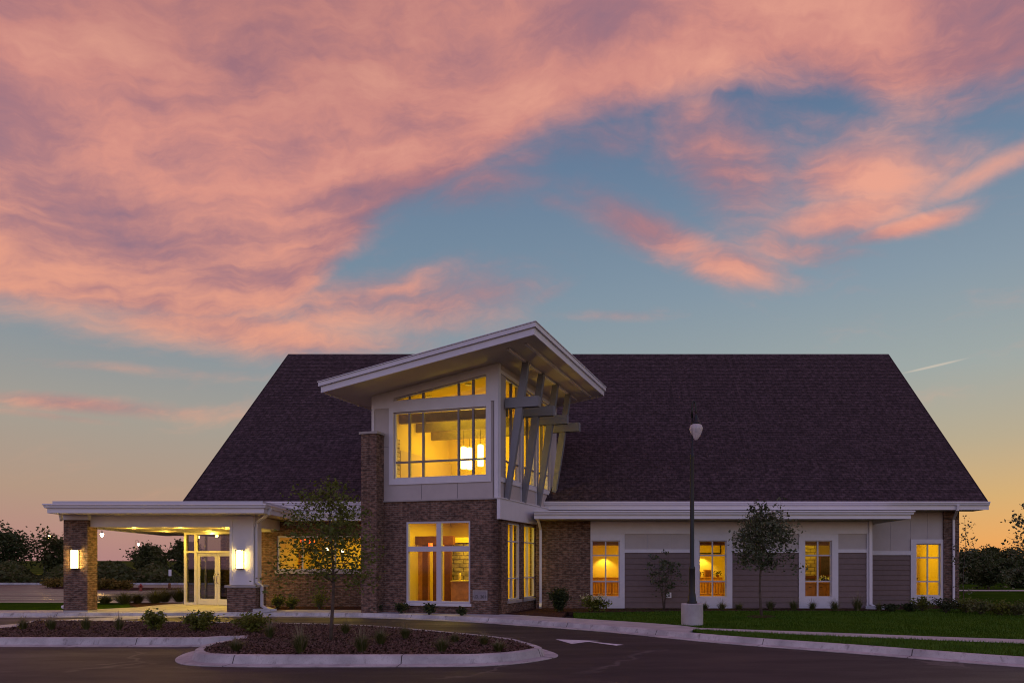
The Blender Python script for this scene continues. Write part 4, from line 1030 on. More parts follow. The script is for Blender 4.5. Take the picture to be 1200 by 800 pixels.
# lobby: timber posts, stone hearth, counter
def lob(s, t, z): return TF(s, z, -t)
th = thing('lobby_partition', 'cherry wood posts and rail behind the tall tower window', 'partition', tuple(lob(2.6, 2.6, .02)))
def s_at(px, t):
    O = hc(0, t, 0); q = (px-700)/800; return (O.x-q*O.y)/(.961+q*.2763)
def lob_box(px0, px1, z0, z1, t0, t1): return MB().fbox(TF, s_at(px1, t0), s_at(px0, t0), z0, z1, -t1, -t0)
for p0, p1 in ((483.6, 485), (495, 501), (507.3, 511), (520.6, 528)): part(lob_box(p0, p1, .02, 2.34, 2.2, 2.32), 'post', 'darkwood', th, uv=False)
part(lob_box(483.5, 531, 2.342, 2.66, 2.18, 2.34), 'rail', 'darkwood', th, uv=False)
part(lob_box(490, 495, .02, 2.34, 2.22, 2.28), 'door_leaf', 'wood', th, uv=False); part(lob_box(501.1, 503, .02, 2.34, 2.22, 2.28), 'door_leaf', 'wood', th, uv=False)
hs = thing('stone_hearth', 'lit stone fireplace wall in the right half of the tower window', 'fireplace', tuple(lob(1.2, 3.0, .02)))
part(lob_box(528, 552, .02, 2.42, 2.7, 2.95), 'stone_wall', 'stone', hs)
part(lob_box(526, 553, 2.422, 2.62, 2.6, 2.96), 'mantel', 'wallpaint', hs, uv=False)
ct = thing('reception_counter', 'orange oak reception counter with pale top in the tower window', 'counter', tuple(lob(1.0, 1.8, .02)))
part(lob_box(528.6, 552, .02, 1.0, 1.75, 2.1), 'body', 'wood', ct, uv=False)
part(lob_box(528, 552.5, 1.002, 1.05, 1.7, 2.12), 'top', 'wallpaint', ct, uv=False)
tag(part(MB().lathe(tuple(lob(s_at(539, 1.95), 1.95, 1.051)), [(.0, 0), (.04, 0), (.05, .12), (.03, .26), (0, .26)], 12), 'vase', 'wallpaint', None, smooth=True, uv=False), 'slim pale vase on the reception counter', 'vase')
tag(part(MB().lathe(tuple(lob(s_at(504.5, 1.6), 1.6, 2.18)), [(.0, 0), (.075, 0), (.075, .2), (0, .2)], 12), 'red_lantern', 'redshade', None, smooth=True, uv=False), 'glowing red hanging lantern behind the upper tower window light', 'lantern')
# parlour behind the long window
for px, py, l in ((355.5, 632.5, 'glowing red shade left in the window behind the young tree'), (365, 634, 'glowing red shade right in the window behind the young tree')):
    tag(part(MB().lathe((X(px, 27.6), 27.6, Z(py, 27.6)-.08), [(.0, 0), (.13, 0), (.10, .17), (0, .17)], 12), 'red_lantern', 'redshade', None, smooth=True, uv=False), l, 'lantern')
for px, py, l in ((383.3, 643, 'bright bulb left in the window behind the young tree'), (401.5, 645, 'bright bulb right in the window behind the young tree')):
    tag(part(MB().lathe((X(px, 28), 28, Z(py, 28)-.06), [(.0, 0), (.045, .02), (.06, .06), (.045, .1), (0, .12)], 12), 'bulb', 'white_lit', None, smooth=True, uv=False), l, 'bulb')
dr = thing('wooden_door', 'cherry wood door behind the left part of the long window', 'door', (X(347, 28.6), 29.5, .02))
part(MB().box(X(344, 28.6), X(351.5, 28.6), 29.0, 29.06, .02, 2.25), 'door_leaf', 'wood', dr, uv=False)
part(MB().box(X(342, 28.6), X(344, 28.6), 28.96, 29.08, .02, 2.4), 'jamb', 'darkwood', dr, uv=False)

# ================================================================== LAMPS OUTSIDE
def sconce(x, y, z0, z1, label):
    th = thing('wall_lamp', label, 'wall lamp', (x, y, z0), 'wall lamps on the canopy columns')
    part(MB().box(x-.11, x+.11, y-.02, y-.002, z0-.02, z1+.02), 'backplate', 'black', th, uv=False)
    part(MB().box(x-.08, x+.08, y-.115, y-.021, z0, z1), 'diffuser', 'sconce', th, uv=False)
    b = MB().box(x-.12, x+.12, y-.135, y-.0205, z1+.001, z1+.03).box(x-.12, x+.12, y-.135, y-.0205, z0-.03, z0-.001)
    for sx in (-1, 1): b.box(x+sx*.10-.014, x+sx*.10+.014, y-.134, y-.110, z0-.001, z1+.001)
    part(b, 'cage', 'black', th, uv=False)
sconce(X(88.2, 23.15), 23.18, Z(665.3, 23.1), Z(644.3, 23.1), 'lit box wall lamp on the brick column of the canopy')
sconce(X(281.3, 23.25), 23.30, Z(665.3, 23.2), Z(644.8, 23.2), 'lit box wall lamp on the white panelled canopy column')
for x, y, l in ((-17.04, 26.9, 'recessed canopy light nearest the left corner of the glass entrance'), (-14.9, 24.4, 'recessed canopy light above the path, left of the doors'), (-15.24, 26.8, 'recessed canopy light straight over the entrance doors'),
                (-13.35, 24.6, 'recessed canopy light beside the white column'), (-16.56, 24.4, 'recessed canopy light nearest the brick column'), (-13.2, 26.0, 'recessed canopy light behind the white column')):
    th = thing('recessed_light', l, 'ceiling light', (x, y, zc-.01), 'recessed lights in the canopy ceiling')
    part(MB().lathe((x, y, zc-.004), [(.075, 0), (.115, 0), (.115, .015), (.075, .015)], 16), 'trim_ring', 'white', th, uv=False)
    part(MB().lathe((x, y, zc-.001), [(.0, 0), (.074, 0), (.074, .012), (0, .012)], 16), 'lens', 'can', th, uv=False)
    sp = lamp('downlight', 'SPOT', (x, y, zc-.03), 85, (1, .62, .05), .06, None, (0, 0, 0), spot_size=R(172), spot_blend=.6)
    lamp('canopy_fill', 'POINT', (x, y, zc-.16), 26, (1, .60, .07), .05)  # added point below each can to brighten the ceiling around it

def lamp_post(x, y, z0, H, label, lit, side=1, base=True, group=None, s=1.):
    th = thing('street_lamp', label, 'street lamp', (x, y, z0), group)
    if base:
        b = MB().lathe((x, y, z0-.05), [(.0, 0), (.30, 0), (.30, .60), (.285, .62), (0, .62)], 24); part(b, 'concrete_base', 'concrete', th, uv=False)
        zb = z0+.57
    else: zb = z0
    hg = z0+H                        # top of the shepherd's crook
    zk = z0+H*.755
    pr = [(0, 0), (.14, 0), (.14, .04), (.115, .07), (.10, .22), (.085, .30), (.08, .9), (.088, .93), (.088, .97), (.062, 1.02), (.055, zk-zb-.05), (.062, zk-zb), (.04, zk-zb+.05), (.034, zk-zb+.06), (.028, hg-zb-.45), (0, hg-zb-.45)]
    part(MB().lathe((x, y, zb), pr, 14), 'pole', 'lamp_green', th, smooth=True, uv=False)
    if side == 1:            # tight shepherd's crook
        arc = [(x, y, hg-.47), (x, y, hg-.25), (x+.006, y, hg-.09), (x+.028, y, hg-.02), (x+.052, y, hg), (x+.074, y, hg-.03), (x+.088, y, hg-.12), (x+.104, y, hg-.26), (x+.11, y, hg-.38)]
        gx, gz = x+.11, hg-.64
    else:
        r = .3; arc = [(x, y, hg-.46)]+[(x+r-r*math.cos(t), y, hg-r*.9-.02+math.sin(t)*r*.9) for t in np.linspace(0, math.pi*.92, 9)]+[(x+2*r, y, hg-.32-r*.4)]
        gx, gz = x+2*r, hg-.34-r*.4-.24
    part(MB().tube(arc, [.030, .028, .026, .026, .024]+[.021]*(len(arc)-5), 8), 'arm', 'lamp_green', th, smooth=True, uv=False)
    gl_ = part(MB().lathe((gx, y, gz-.43), [(.0, .0), (.035, .012), (.09, .08), (.145, .18), (.178, .28), (.182, .33), (.165, .39), (.125, .43), (0, .43)], 22), 'globe', 'globe_lit' if lit else 'globe_off', th, smooth=True, uv=False)
    if not lit: part(MB().lathe((gx, y, gz-.22), [(.0, 0), (.035, .01), (.04, .10), (.03, .20), (0, .21)], 10), 'lamp_socket', 'steel', gl_, smooth=True, uv=False)
    part(MB().lathe((gx, y, gz+.002), [(.0, .0), (.135, .0), (.14, .02), (.115, .05), (.075, .09), (.06, .17), (.035, .24), (.025, .30), (0, .30)], 18), 'cap', 'lamp_green', th, smooth=True, uv=False)
    if lit: lamp('lamp_light', 'POINT', (gx, y, gz-.55), 500, (1, .55, .15), .15)
    return th
m = bpy.data.materials.new('prismatic globe'); m.use_nodes = True; p = m.node_tree.nodes['Principled BSDF']
p.inputs['Base Color'].default_value = (.85, .80, .80, 1); p.inputs['Roughness'].default_value = .10; p.inputs['Alpha'].default_value = .48
M['globe_off'] = m
lamp_post(X(811, 18.6), 18.6, 0.0, Z(469.5, 18.6), 'unlit black lamp post with teardrop globe on round concrete base', False)
for px, Y, l in ((52, 90, 'lit far lamp post left of the brick column'), (158.5, 128, 'lit far lamp post beside the tree seen under the canopy')):
    lamp_post(X(px, Y), Y, 0., 6.05 if Y < 100 else 6.1, l, True, side=2, base=False, group='lit lamp posts beyond the parking lot')
lamp_post(X(113.5, 80), 80, 0.2, 5.7, 'brightest lit lamp post, just right of the brick column', True, side=2, base=False, group='lit lamp posts beyond the parking lot')

# ================================================================== SMALL FIXTURES
pq = thing('cornerstone', 'grey inscribed cornerstone set in the tower brick beside the window', 'plaque', tuple(TF(.7, 1.0, 0)))
sA, sB = s_of(571.3), s_of(554.3); zA, zB = Z(702.8, 22.3), Z(691, 22.3)
part(MB().fbox(TF, sA, sB, zA, zB, -.02, .012), 'slab', mat('grey limestone', (.22, .20, .22), .8, .12, 6), pq, uv=False)
part(MB().plate(TF, rect(sA, sB, zA, zB), [rect(sA+.025, sB-.025, zA+.025, zB-.025)], .0125, .020), 'raised_border', 'cap', pq, uv=False)
fc = bpy.data.curves.new('inscription', 'FONT'); fc.body = 'A.D. 2010'; fc.size = .14; fc.align_x = 'CENTER'; fc.align_y = 'CENTER'; fc.extrude = .003
fo = bpy.data.objects.new('inscription_curve', fc); COL.objects.link(fo); bpy.context.view_layer.update()
dg = bpy.context.evaluated_depsgraph_get(); fm = bpy.data.meshes.new_from_object(fo.evaluated_get(dg)); bpy.data.objects.remove(fo)
fm.materials.append(M['black']); it = bpy.data.objects.new('inscription', fm); COL.objects.link(it); it.parent = pq
pc_ = TF((sA+sB)/2, zA+.115, .0165); it.location = pc_-ORG[pq.name]; it.rotation_euler = (R(90), 0, math.atan2(-U.y, -U.x))
ob_ = thing('outlet_box', 'white outdoor outlet box on the taupe siding behind the small tree', 'outlet', (X(783.7, YB), YB, Z(700, YB)))
part(MB().box(X(781, YB), X(786.6, YB), YB-.06, YB-.003, Z(700, YB), Z(693.7, YB)), 'cover', 'white', ob_, uv=False)
part(MB().box(X(782.5, YB), X(785, YB), YB-.065, YB-.0605, Z(699, YB), Z(696, YB)), 'socket', 'steel', ob_, uv=False)
def splash(x, y, rz, label):
    b = MB().box(-.18, .18, -.35, .3, 0, .03).box(-.18, -.14, -.35, .3, .0305, .09).box(.14, .18, -.35, .3, .0305, .09).box(-.139, .139, .26, .3, .0305, .1)
    o = part(b, 'splash_block', 'kerb', None, uv=False); o.location = (x, y, .02); o.rotation_euler = (0, 0, rz); tag(o, label, 'splash block', 'splash blocks below the downspouts')
splash(X(312, 23.3), 23.2, R(80), 'concrete splash block beside the white column pedestal')
splash(X(1026, 24.6), 24.65, R(75), 'concrete splash block at the right end of the bump-out')
splash(X(1121, 26.5), 26.3, R(50), 'concrete splash block at the right brick pier')
hy = thing('fire_hydrant', 'dark red fire hydrant at the edge of the wet lot', 'fire hydrant', (X(165, 44), 44, -.1))
part(MB().lathe((X(165, 44), 44, -.1), [(r*.62, z*.52) for r, z in ((.0, 0), (.17, 0), (.17, .06), (.11, .08), (.11, .62), (.15, .63), (.15, .68), (.11, .72), (.05, .84), (.03, .9), (0, .9))], 14), 'barrel', 'red', hy, smooth=True, uv=False)
part(MB().bar((X(165, 44)-.14, 44, .16), (X(165, 44)+.14, 44, .16), .08, .08), 'nozzle', 'red', hy, uv=False)
sg = thing('parking_sign', 'small white sign on a thin post beyond the entrance', 'sign', (X(199.5, 47), 47, -.1))
part(MB().bar((X(199.5, 47), 47, -.1), (X(199.5, 47), 47, 1.24), .05, .05), 'post', 'steel', sg, uv=False)
part(MB().box(X(198, 47), X(201.3, 47), 46.95, 46.97, .80, 1.24), 'sign_panel', 'white', sg, uv=False)
part(MB().lathe((X(198.6, 47), 47, -.1), [(.0, 0), (.09, 0), (.08, .40), (0, .42)], 12), 'bollard_sleeve', 'darkwood', sg, uv=False)
gl = thing('landscape_light', 'white round landscape light in grass at foot of the brick column', 'garden light', (X(73.5, 23.3), 23.4, 0))
part(MB().lathe((X(73.3, 23.4), 23.45, .10), [(.0, 0), (.05, .01), (.075, .06), (.06, .11), (0, .13)], 12), 'head', 'white', gl, smooth=True, uv=False)
part(MB().tube([(X(73.3, 23.4), 23.45, -.01), (X(73.3, 23.4), 23.45, .11)], .015, 6), 'stake', 'black', gl, uv=False)

# ================================================================== PLANTS
LM = {
 'tree': leafmat('honey locust leaves', (.060, .088, .012), (.135, .160, .030)),
 'pear': leafmat('dark glossy leaves', (.034, .054, .018), (.120, .138, .080), 5., .15, .4),
 'shrub': leafmat('yellow green shrub leaves', (.070, .095, .012), (.150, .170, .026), 6.),
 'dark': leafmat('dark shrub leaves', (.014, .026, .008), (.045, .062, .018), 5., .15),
 'far': leafmat('far tree leaves', (.022, .040, .012), (.068, .088, .028), .6, .2),
 'far_l': leafmat('far tree leaves warm', (.040, .055, .016), (.090, .100, .030), .8, .25),
 'gold': leafmat('golden bush leaves', (.10, .075, .010), (.22, .16, .025), 2., .2),
 'tuft': leafmat('fountain grass blades', (.060, .085, .020), (.130, .140, .050), 5., .2),
 'straw': leafmat('straw seed heads', (.16, .14, .08), (.26, .23, .14), 5., .2),
 'flower': leafmat('cream hydrangea heads', (.50, .50, .30), (.70, .68, .48), 8., .3),
 'lawn': leafmat('lawn blades', (.046, .115, .007), (.095, .180, .016), 1.2, .3),
 'mulchchip': leafmat('mulch chips', (.050, .027, .020), (.165, .098, .075), 25., .0, .9)}

def tree(name, label, base, H, crown_z, crown_r, lm, cat='tree', leaf=.06, nleaf=6000, tr=.05, lean=.0, group=None, seed=1, nlimb=26, shape=None, spread=.14, multi=1, tipward=.15):
    rng = np.random.default_rng(seed); base = np.array(base, float)
    th = thing(name, label, cat, tuple(base), group)
    b = MB(); ends = []
    prof = shape or (lambda f: math.sin(math.pi*min(1, max(0, .12+.88*f)))**.7)   # radius over crown height 0..1
    stems = []
    for m_ in range(multi):
        if multi == 1:
            pts = [base+np.array([lean*H*f+.012*H*math.sin(7*f+seed), .01*H*math.cos(5*f), H*f*.97]) for f in np.linspace(0, 1, 9)]
            pts[0][2] -= .05
        else:
            an = 2*math.pi*m_/multi+seed; ro = crown_r*.55
            pts = [base+np.array([math.cos(an)*ro*f**1.1+.02*math.sin(9*f+m_), math.sin(an)*ro*f**1.1, H*f*(.8+.2*((m_*37) % 10)/10)]) for f in np.linspace(0, 1, 8)]
            pts[0][2] -= .05
        stems.append(pts); k = len(pts)
        b.tube(pts, [tr*(1-.85*i/(k-1)) for i in range(k)], 7)
    for i in range(nlimb):
        st = stems[i % len(stems)]; f = crown_z/H+(1-crown_z/H)*((i+rng.uniform(0, .8))/nlimb)
        j = min(len(st)-2, int(f*(len(st)-1))); t = f*(len(st)-1)-j
        p = st[j]*(1-t)+st[j+1]*t
        cf_ = (f-crown_z/H)/(1-crown_z/H); rr = crown_r*prof(cf_)*rng.uniform(.6, 1.15)/(1.6 if multi > 1 else 1)
        an = i*2.4+rng.uniform(-.4, .4); up = rr*rng.uniform(.15, .7)
        tip = p+np.array([math.cos(an)*rr, math.sin(an)*rr, up])
        midp = (p+tip)/2+np.array([0, 0, -.06*rr])+rng.normal(size=3)*.04*rr
        b.tube([p, midp, tip], [tr*.38*(1-f*.6), tr*.24*(1-f*.6), tr*.08], 5)
        ends.append((p, midp, tip, rr))
        for _ in range(3):
            q = midp+(tip-midp)*rng.uniform(0, .9); tp = q+rng.normal(size=3)*rr*.30+np.array([0, 0, .05*rr])
            b.tube([q, tp], [tr*.12, tr*.05], 4); ends.append((q, (q+tp)/2, tp, rr))
    b.build('trunk', M['bark'], th, smooth=True, uv=False)
    w_ = np.array([e[3] for e in ends]); w_ /= w_.sum(); pick = rng.choice(len(ends), nleaf, p=w_)
    t = rng.uniform(tipward, 1.06, nleaf)[:, None]
    P0 = np.array([ends[i][0] for i in pick]); P1 = np.array([ends[i][2] for i in pick])
    rr = np.array([ends[i][3] for i in pick])[:, None]
    C = P0+(P1-P0)*t+rng.normal(size=(nleaf, 3))*spread*np.maximum(rr, crown_r*.3)
    V, F = leaves_np(C, leaf, rng); raw('crown', V, F, lm, th)
    return th
def bush(name, label, base, w, h, lm, cat='shrub', leaf=.05, n=900, seed=1, group=None, stems=True, flat=1.):
    rng = np.random.default_rng(seed); base = np.array(base, float); th = thing(name, label, cat, tuple(base), group)
    b = MB(); ends = []
    for i in range(14):
        an = i*2.4+rng.uniform(-.3, .3); r_ = w/2*rng.uniform(.25, 1.)
        tip = base+np.array([math.cos(an)*r_, math.sin(an)*r_*flat, h*rng.uniform(.55, 1.)*(1-.35*(r_/(w/2))**2)])
        md = base+(tip-base)*.5+np.array([0, 0, .1*h])
        b.tube([base+np.array([0, 0, -.03]), md, tip], [.012, .008, .003], 5); ends.append((base, md, tip))
    b.build('stems', M['bark'], th, uv=False)
    pick = rng.integers(0, len(ends), n); t = rng.uniform(.2, 1.05, n)[:, None]
    C = np.where(t < .5, np.array([ends[i][0] for i in pick])*(1-2*t)+np.array([ends[i][1] for i in pick])*2*t, np.array([ends[i][1] for i in pick])*(2-2*t)+np.array([ends[i][2] for i in pick])*(2*t-1))
    C = C+rng.normal(size=(n, 3))*np.array([w, w*flat, h])*.085; C[:, 2] = np.maximum(C[:, 2], base[2]+.03)
    V, F = leaves_np(C, leaf, rng); raw('foliage', V, F, lm, th)
    return th
def blades(base, r, h, n, rng, width=.008, droop=.5, up=.35):
    base = np.array(base); an = rng.uniform(0, 2*math.pi, n); out = rng.uniform(.1, 1., n)*r; hh = h*rng.uniform(.5, 1., n)
    d = np.stack([np.cos(an), np.sin(an), np.zeros(n)], 1); sd = np.stack([-np.sin(an), np.cos(an), np.zeros(n)], 1)
    p0 = base+d*out[:, None]*.15; p1 = base+d*out[:, None]*.55; p1[:, 2] = base[2]+hh*.7; p2 = base+d*out[:, None]*1.1; p2[:, 2] = base[2]+hh*(1-droop*(out/r)**2*.5)
    wv = sd*width
    V = np.stack([p0-wv, p0+wv, p1+wv*.8, p1-wv*.8, p2+wv*.15, p2-wv*.15], 1).reshape(-1, 3)
    k = np.arange(n)[:, None]*6; F = np.concatenate([k+np.array([0, 1, 2, 3]), k+np.array([3, 2, 4, 5])], 0)
    return V, F
def tuft(label, base, r, h, seed, n=140, heads=0, group=None, cat='grass', lm='tuft', hh=1.6):
    rng = np.random.default_rng(seed); th = thing('grass_tuft', label, cat, tuple(base), group); th['kind'] = 'thing'
    V, F = blades(base, r, h, n, rng, width=.007); raw('blades', V, F, LM[lm], th)
    if heads:
        V, F = blades(base, r*1.1, h*hh, heads, rng, width=.0035, droop=.3); raw('seed_heads', V, F, LM['straw'], th)
    return th

def gp3(px, py, z=0.02):
    x, y = G(px, py, z); return (x, y, z)
# young tree in the island, tree and multi-stem shrub on the lawn
tree('young_tree', 'young loose-crowned tree in the mulch island before the brick wing', gp3(389, 750, .025), Z(567, 14.7), 1.12, 1.02, LM['tree'], leaf=.05, nleaf=4000, tr=.042, seed=5, nlimb=34, spread=.17,
     shape=lambda f: float(np.interp(f, (0, .12, .35, .6, .85, 1), (.75, 1., 1., .78, .42, .12))), tipward=.42)
tree('lawn_tree', 'small dark-leaved tree on the lawn between the two right windows', gp3(892, 721, 0), Z(594, 21.6), 1.42, 1.05, LM['pear'], leaf=.07, nleaf=3600, tr=.05, seed=9, nlimb=32, spread=.15,
     shape=lambda f: max(.2, math.sin(math.pi*min(1, .22+.74*f)))**.8)
tree('multi_stem_shrub', 'slender multi-stemmed shrub left of the lamp post', gp3(778, 714, .02), Z(645, 24.2), .70, .72, LM['pear'], cat='shrub', leaf=.055, nleaf=1000, tr=.016, seed=4, nlimb=26, multi=6, spread=.16, shape=lambda f: .8)
rg = sheet('mulch_ring', [G(892+math.cos(t)*17, 721.8+math.sin(t)*1.7, 0) for t in np.linspace(0, 2*math.pi, 20)[:-1]], .004, M['g_mulch'])
bush('round_shrub', 'dense dark round shrub against the brick beside the downspout', gp3(655, 716.5, .02), .75, .85, LM['dark'], leaf=.05, n=1900, seed=3)
hyd = bush('hydrangea', 'hydrangea with cream flower heads below the first right window', gp3(697, 716, .02), 1.0, .62, LM['shrub'], leaf=.06, n=900, seed=8)
bb = np.array(ORG[hyd.name]); rng = np.random.default_rng(21); C = []
for _ in range(17):
    a = rng.uniform(0, 6.28); r_ = rng.uniform(.1, .46); c = bb+np.array([math.cos(a)*r_, math.sin(a)*r_-.05, .36+rng.uniform(0, .28)*(1-r_)]); C.append(c+rng.normal(size=(26, 3))*.035)
V, F = leaves_np(np.concatenate(C), .035, rng, elong=1.); raw('flower_heads', V, F, LM['flower'], hyd)
for i, (px, py, w_, h_, l) in enumerate(((180.5, 738.5, .68, .50, 'leafy shrub in the island before the left of the entrance doors'), (233.5, 739, .80, .52, 'widest leafy shrub in the island before the entrance doors'), (294, 741, .86, .54, 'leafy shrub in the island before the brick pedestal'))):
    bush('leafy_shrub', l, gp3(px, py, .025), w_, h_, LM['shrub'], leaf=.055, n=760, seed=30+i, group='leafy shrubs in the mulch island')
for i, (px, py, w_, h_, l) in enumerate(((325, 712.5, .5, .6, 'small lit shrub at the wing wall nearest the downspout'), (341, 713, .55, .5, 'second shrub along the wing wall from the downspout'), (374, 713.5, .8, .75, 'larger shrub at the wing wall behind the young tree'),
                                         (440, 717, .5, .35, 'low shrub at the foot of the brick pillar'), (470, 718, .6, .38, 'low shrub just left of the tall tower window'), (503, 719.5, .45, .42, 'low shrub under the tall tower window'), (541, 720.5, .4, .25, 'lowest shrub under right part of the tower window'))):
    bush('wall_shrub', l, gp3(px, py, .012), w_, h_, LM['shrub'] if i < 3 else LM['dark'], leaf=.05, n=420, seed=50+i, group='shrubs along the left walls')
isl_t = [(27, 737.5, .20, .34, 'first'), (60, 738, .2, .38, 'second'), (101, 738, .2, .42, 'third'), (139, 739, .18, .44, 'fourth')]
for i, (px, py, r_, h_, o) in enumerate(isl_t):
    tuft('%s grass tuft from the left end of the island' % o, gp3(px, py, .025), r_*1.2, h_*.8, 70+i, 150, 40, 'grass tufts in the mulch island')
isl_s = [(277, 762.5, .22, .30, 'dark grass tuft inside the near kerb nose of the island'), (352, 765, .26, .55, 'tall wispy grass tuft left of the young tree trunk'), (424, 764, .26, .50, 'wispy grass tuft in mulch just right of the young tree'),
         (446, 755, .22, .42, 'wispy grass tuft behind the one right of the tree'), (518, 763.5, .22, .36, 'grass tuft in the middle of the right mulch'), (533, 752.5, .18, .25, 'small green tuft by the back kerb, left of two'),
         (567, 755.5, .2, .28, 'bright green tuft by the back kerb right of the middle'), (584, 763, .2, .26, 'rightmost grass tuft near the island tip'), (316, 747, .2, .4, 'wispy tuft behind the left mulch near the pedestal'), (405, 742, .2, .36, 'wispy tuft at the back kerb right of the tree'), (475, 748, .2, .36, 'pale wispy tuft at the back kerb before the window')]
for i, (px, py, r_, h_, l) in enumerate(isl_s):
    tuft(l, gp3(px, py, .025), r_*1.25, h_*.75, 90+i, 170, 50, 'grass tufts in the mulch island')
# grasses along the right walls
rb = [(826, 714, .3, .3), (846, 714.2, .32, .36), (866, 714, .3, .3), (903, 714, .34, .42), (930, 714.5, .34, .45), (952, 714, .3, .36), (978, 715, .32, .45), (1005, 715, .36, .60), (1030, 715, .3, .35)]
nm = ['first', 'second', 'third', 'fourth', 'fifth', 'sixth', 'seventh', 'eighth', 'ninth']
for i, (px, py, r_, h_) in enumerate(rb): tuft('%s grass clump from the lamp post along the right wall' % nm[i], gp3(px, py, .02), r_*1.2, h_*.85, 120+i, 150, 30, 'grass clumps along the right wall')
rb2 = [(1045, 716, .5, .42, 'dark', 'low dark perennial left of the corner window'), (1066, 716, .5, .5, 'dark', 'dark perennial under the left edge of the corner window'), (1081, 715, .8, .75, 'shrub', 'leafy perennial under the corner window'), (1108, 717, .9, .75, 'dark', 'dark shrub before the right brick pier'),
       (1131, 717, 1.0, .85, 'shrub', 'tall perennial just right of the brick pier'), (1150, 719, 1.1, .75, 'tuft', 'rounded grassy shrub right of the pier in the bed'), (1172, 720, .9, .7, 'shrub', 'rounded shrub second from the right frame edge'), (1192, 720.5, 1.0, .7, 'tuft', 'rounded shrub at the right frame edge')]
for i, (px, py, w_, h_, m_, l) in enumerate(rb2): bush('perennial', l, gp3(px, py, .0), w_*1.05, h_*.68, LM[m_], leaf=.055, n=560, seed=140+i, group='perennials in the right corner bed', cat='perennial')
# saplings at the right
tree('sapling', 'thin sapling beside the right brick pier', (X(1130, 25.2), 25.2, 0), Z(600, 25.2), .5, .42, LM['pear'], leaf=.06, nleaf=330, tr=.018, seed=15, nlimb=16, group='saplings at the right', spread=.25)
tree('sapling', 'sapling cut by the right frame edge', (X(1203, 21), 21, 0), Z(590, 21), .9, .7, LM['pear'], leaf=.075, nleaf=520, tr=.03, seed=16, nlimb=18, group='saplings at the right', spread=.22)

# far trees on the right, beyond the path
rt = [(1128, 58, 668, 655, .9, 'dark far tree hidden half behind the right pier'), (1140, 66, 640, 3.2, 2.6, ''), ]
far_r = [(1127, 56, 652, 38, 'dark far tree right behind the brick pier'), (1143, 60, 648, 34, 'far tree second from the pier'), (1158, 44, 664, 30, 'round small tree with bare trunk before the far path'), (1163, 74, 640, 30, 'tallest far tree against the orange sky'),
         (1181, 70, 645, 34, 'dark far tree left of the frame edge'), (1197, 62, 654, 32, 'far tree at the right frame edge'), (1194, 46, 668, 24, 'small dark tree near the path at right frame edge'), (1136, 72, 646, 30, 'far tree against the sky behind the pier'), (1215, 75, 646, 40, 'far tree cut by the right frame edge'), (1110, 60, 650, 40, 'far tree mostly behind the brick pier'), (1172, 60, 660, 40, 'low spreading far tree in middle of the row'), (1150, 56, 664, 40, 'low bushy far tree beside the round one')]
for i, (px, Y, py, w_, l) in enumerate(far_r):
    H = Z(py, Y)+.15; rr = w_/2/800*Y
    tree('far_tree', l, (X(px, Y), Y, -.17), H, H*(.28 if 'bare' in l else .12), rr, LM['far'], leaf=.17 if Y > 50 else .12, nleaf=2600, tr=.10, seed=200+i, nlimb=30, group='trees beyond the right lawn', spread=.22)
# trees and bank on the left, beyond the lot
far_l = [(8, 70, 623, 58, 'dark tree at the left frame edge'), (74, 74, 634, 52, 'warm-lit tree behind the brick column'), (175, 74, 641, 38, 'rounded tree seen beneath the canopy beyond the lot'), (217, 70, 634, 30, 'dark tree half behind the glass corner'), (121, 72, 660, 16, 'small dark shrub right of the brick column')]
for i, (px, Y, py, w_, l) in enumerate(far_l):
    z0 = -.1; H = Z(py, Y)-z0; rr = w_/2/800*Y
    tree('far_tree', l, (X(px, Y), Y, z0), H, H*.14, rr, LM['far_l'] if i else LM['far'], leaf=.20, nleaf=4200, tr=.09, seed=230+i, nlimb=30, group='trees beyond the parking lot', spread=.2)
rng = np.random.default_rng(77)
n = 16000; px = rng.uniform(-60, 232, n); Yv = rng.uniform(59.5, 78, n)
topz = (.9+1.0*np.clip((Yv-59)/8, 0, 1))*(.75+.35*np.sin(px*.11)+.25*np.sin(px*.041+2))
C = np.stack([(px-700)/800*Yv, Yv, -.15+np.clip(topz, .25, 2.0)*rng.uniform(0, 1, n)**.6], 1)
V, F = leaves_np(C, .26, rng); tag(raw('undergrowth', V, F, LM['far_l']), 'tangled green bank of undergrowth beyond the parking lot', 'undergrowth', kind='stuff')
for i, (x0, Y, w_, h_, l) in enumerate(((63, 50, 1.9, .75, 'low golden bush left of the brick column'), (80, 50.5, 2.0, .8, 'low golden bush behind the brick column'), (118, 46, 1.4, .72, 'golden bush just right of the brick column'), (132, 46, 1.6, .78, 'golden bush in middle of the far bed'), (146, 46, 1.4, .66, 'golden bush nearest the fire hydrant'))):
    bush('golden_bush', l, (X(x0, Y), Y, -.1), w_, h_, LM['gold'], leaf=.11, n=700, seed=260+i, group='golden bushes in the parking lot bed')
sheet('mulch_bed', [(X(55, 47), 47.5), (X(150, 44.5), 44.5), (X(205, 45), 45.), (X(205, 47), 48), (X(60, 52), 52)], -.07, M['g_mulch'])
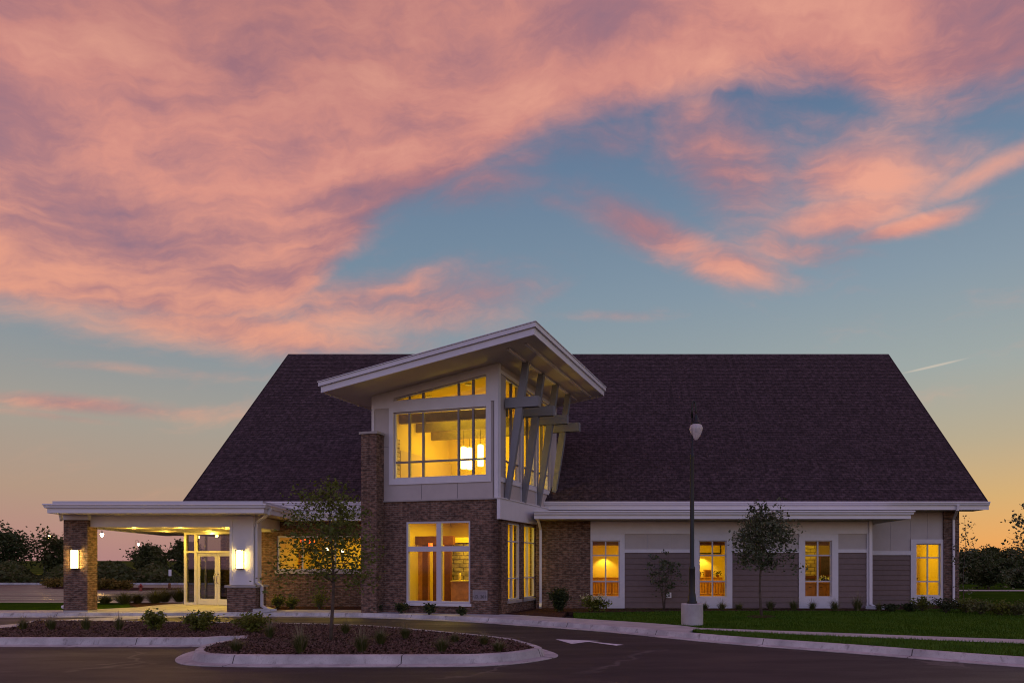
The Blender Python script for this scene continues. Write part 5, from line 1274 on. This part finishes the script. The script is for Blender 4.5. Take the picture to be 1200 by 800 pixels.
for i, (px, py, l) in enumerate(((123, 707, 'grass clump beside the brick column at the lot edge'), (143, 707, 'second lot-edge grass clump from the column'), (163, 706.5, 'third lot-edge grass clump from the column'), (180, 706, 'fourth lot-edge grass clump from the column'), (196, 705.5, 'fifth lot-edge grass clump from the column'), (210, 705, 'lot-edge grass clump against the glass corner'))):
    tuft(l, gp3(px+(0, 3, -2, 2, -3, 0)[i], py+(0, .4, 0, .5, -.3, 0)[i], .0), (.75, .95, .7, 1., .8, .9)[i], (.40, .55, .48, .62, .66, .72)[i], 280+i, 330, 120, 'grass clumps along the lot edge', hh=1.3)

# mulch chips and lawn blades
def inside(P, poly):
    x, y = P[:, 0], P[:, 1]; r = np.zeros(len(P), bool); n = len(poly)
    for i in range(n):
        (x0, y0), (x1, y1) = poly[i], poly[(i+1) % n]
        c = ((y0 > y) != (y1 > y)) & (x < (x1-x0)*(y-y0)/((y1-y0) if y1 != y0 else 1e-9)+x0); r ^= c
    return r
def scatter(poly, n, xlim=None):
    a = np.array(poly); lo, hi = a.min(0), a.max(0)
    if xlim: lo[0], hi[0] = max(lo[0], xlim[0]), min(hi[0], xlim[1])
    P = np.random.default_rng(5).uniform(lo, hi, size=(n*3, 2)); return P[inside(P, poly)][:n]
P = scatter(isl_in, 30000, (-17, 0)); rng = np.random.default_rng(3)
V, F = leaves_np(np.column_stack([P, .028+rng.uniform(0, .022, len(P))]), .038, rng, up=2.5, elong=1.9)
tag(raw('mulch_chips', V, F, LM['mulchchip']), 'shredded brown bark mulch covering the drive island', 'mulch', kind='stuff')
def lawn_blades(poly, n, xlim, label, z, h=.055):
    P = scatter(poly, n, xlim); k = len(P); rng = np.random.default_rng(8); hh = h*rng.uniform(.5, 1.2, k); an = rng.uniform(0, 6.28, k)
    w_ = np.stack([np.cos(an), np.sin(an), 0*an], 1)*.007; p = np.column_stack([P, np.full(k, z)]); t = p+np.column_stack([rng.normal(size=(k, 2))*.02, hh])
    V = np.stack([p-w_, p+w_, t], 1).reshape(-1, 3); tag(raw('grass', V, np.arange(3*k).reshape(-1, 3), LM['lawn']), label, 'grass', kind='stuff')
lawn_blades(lawn, 60000, (-1, 17), 'short mown lawn grass before the right wall', -.004)
lawn_blades(strip, 26000, (2, 14), 'short mown grass strip between walk and kerb', .004)
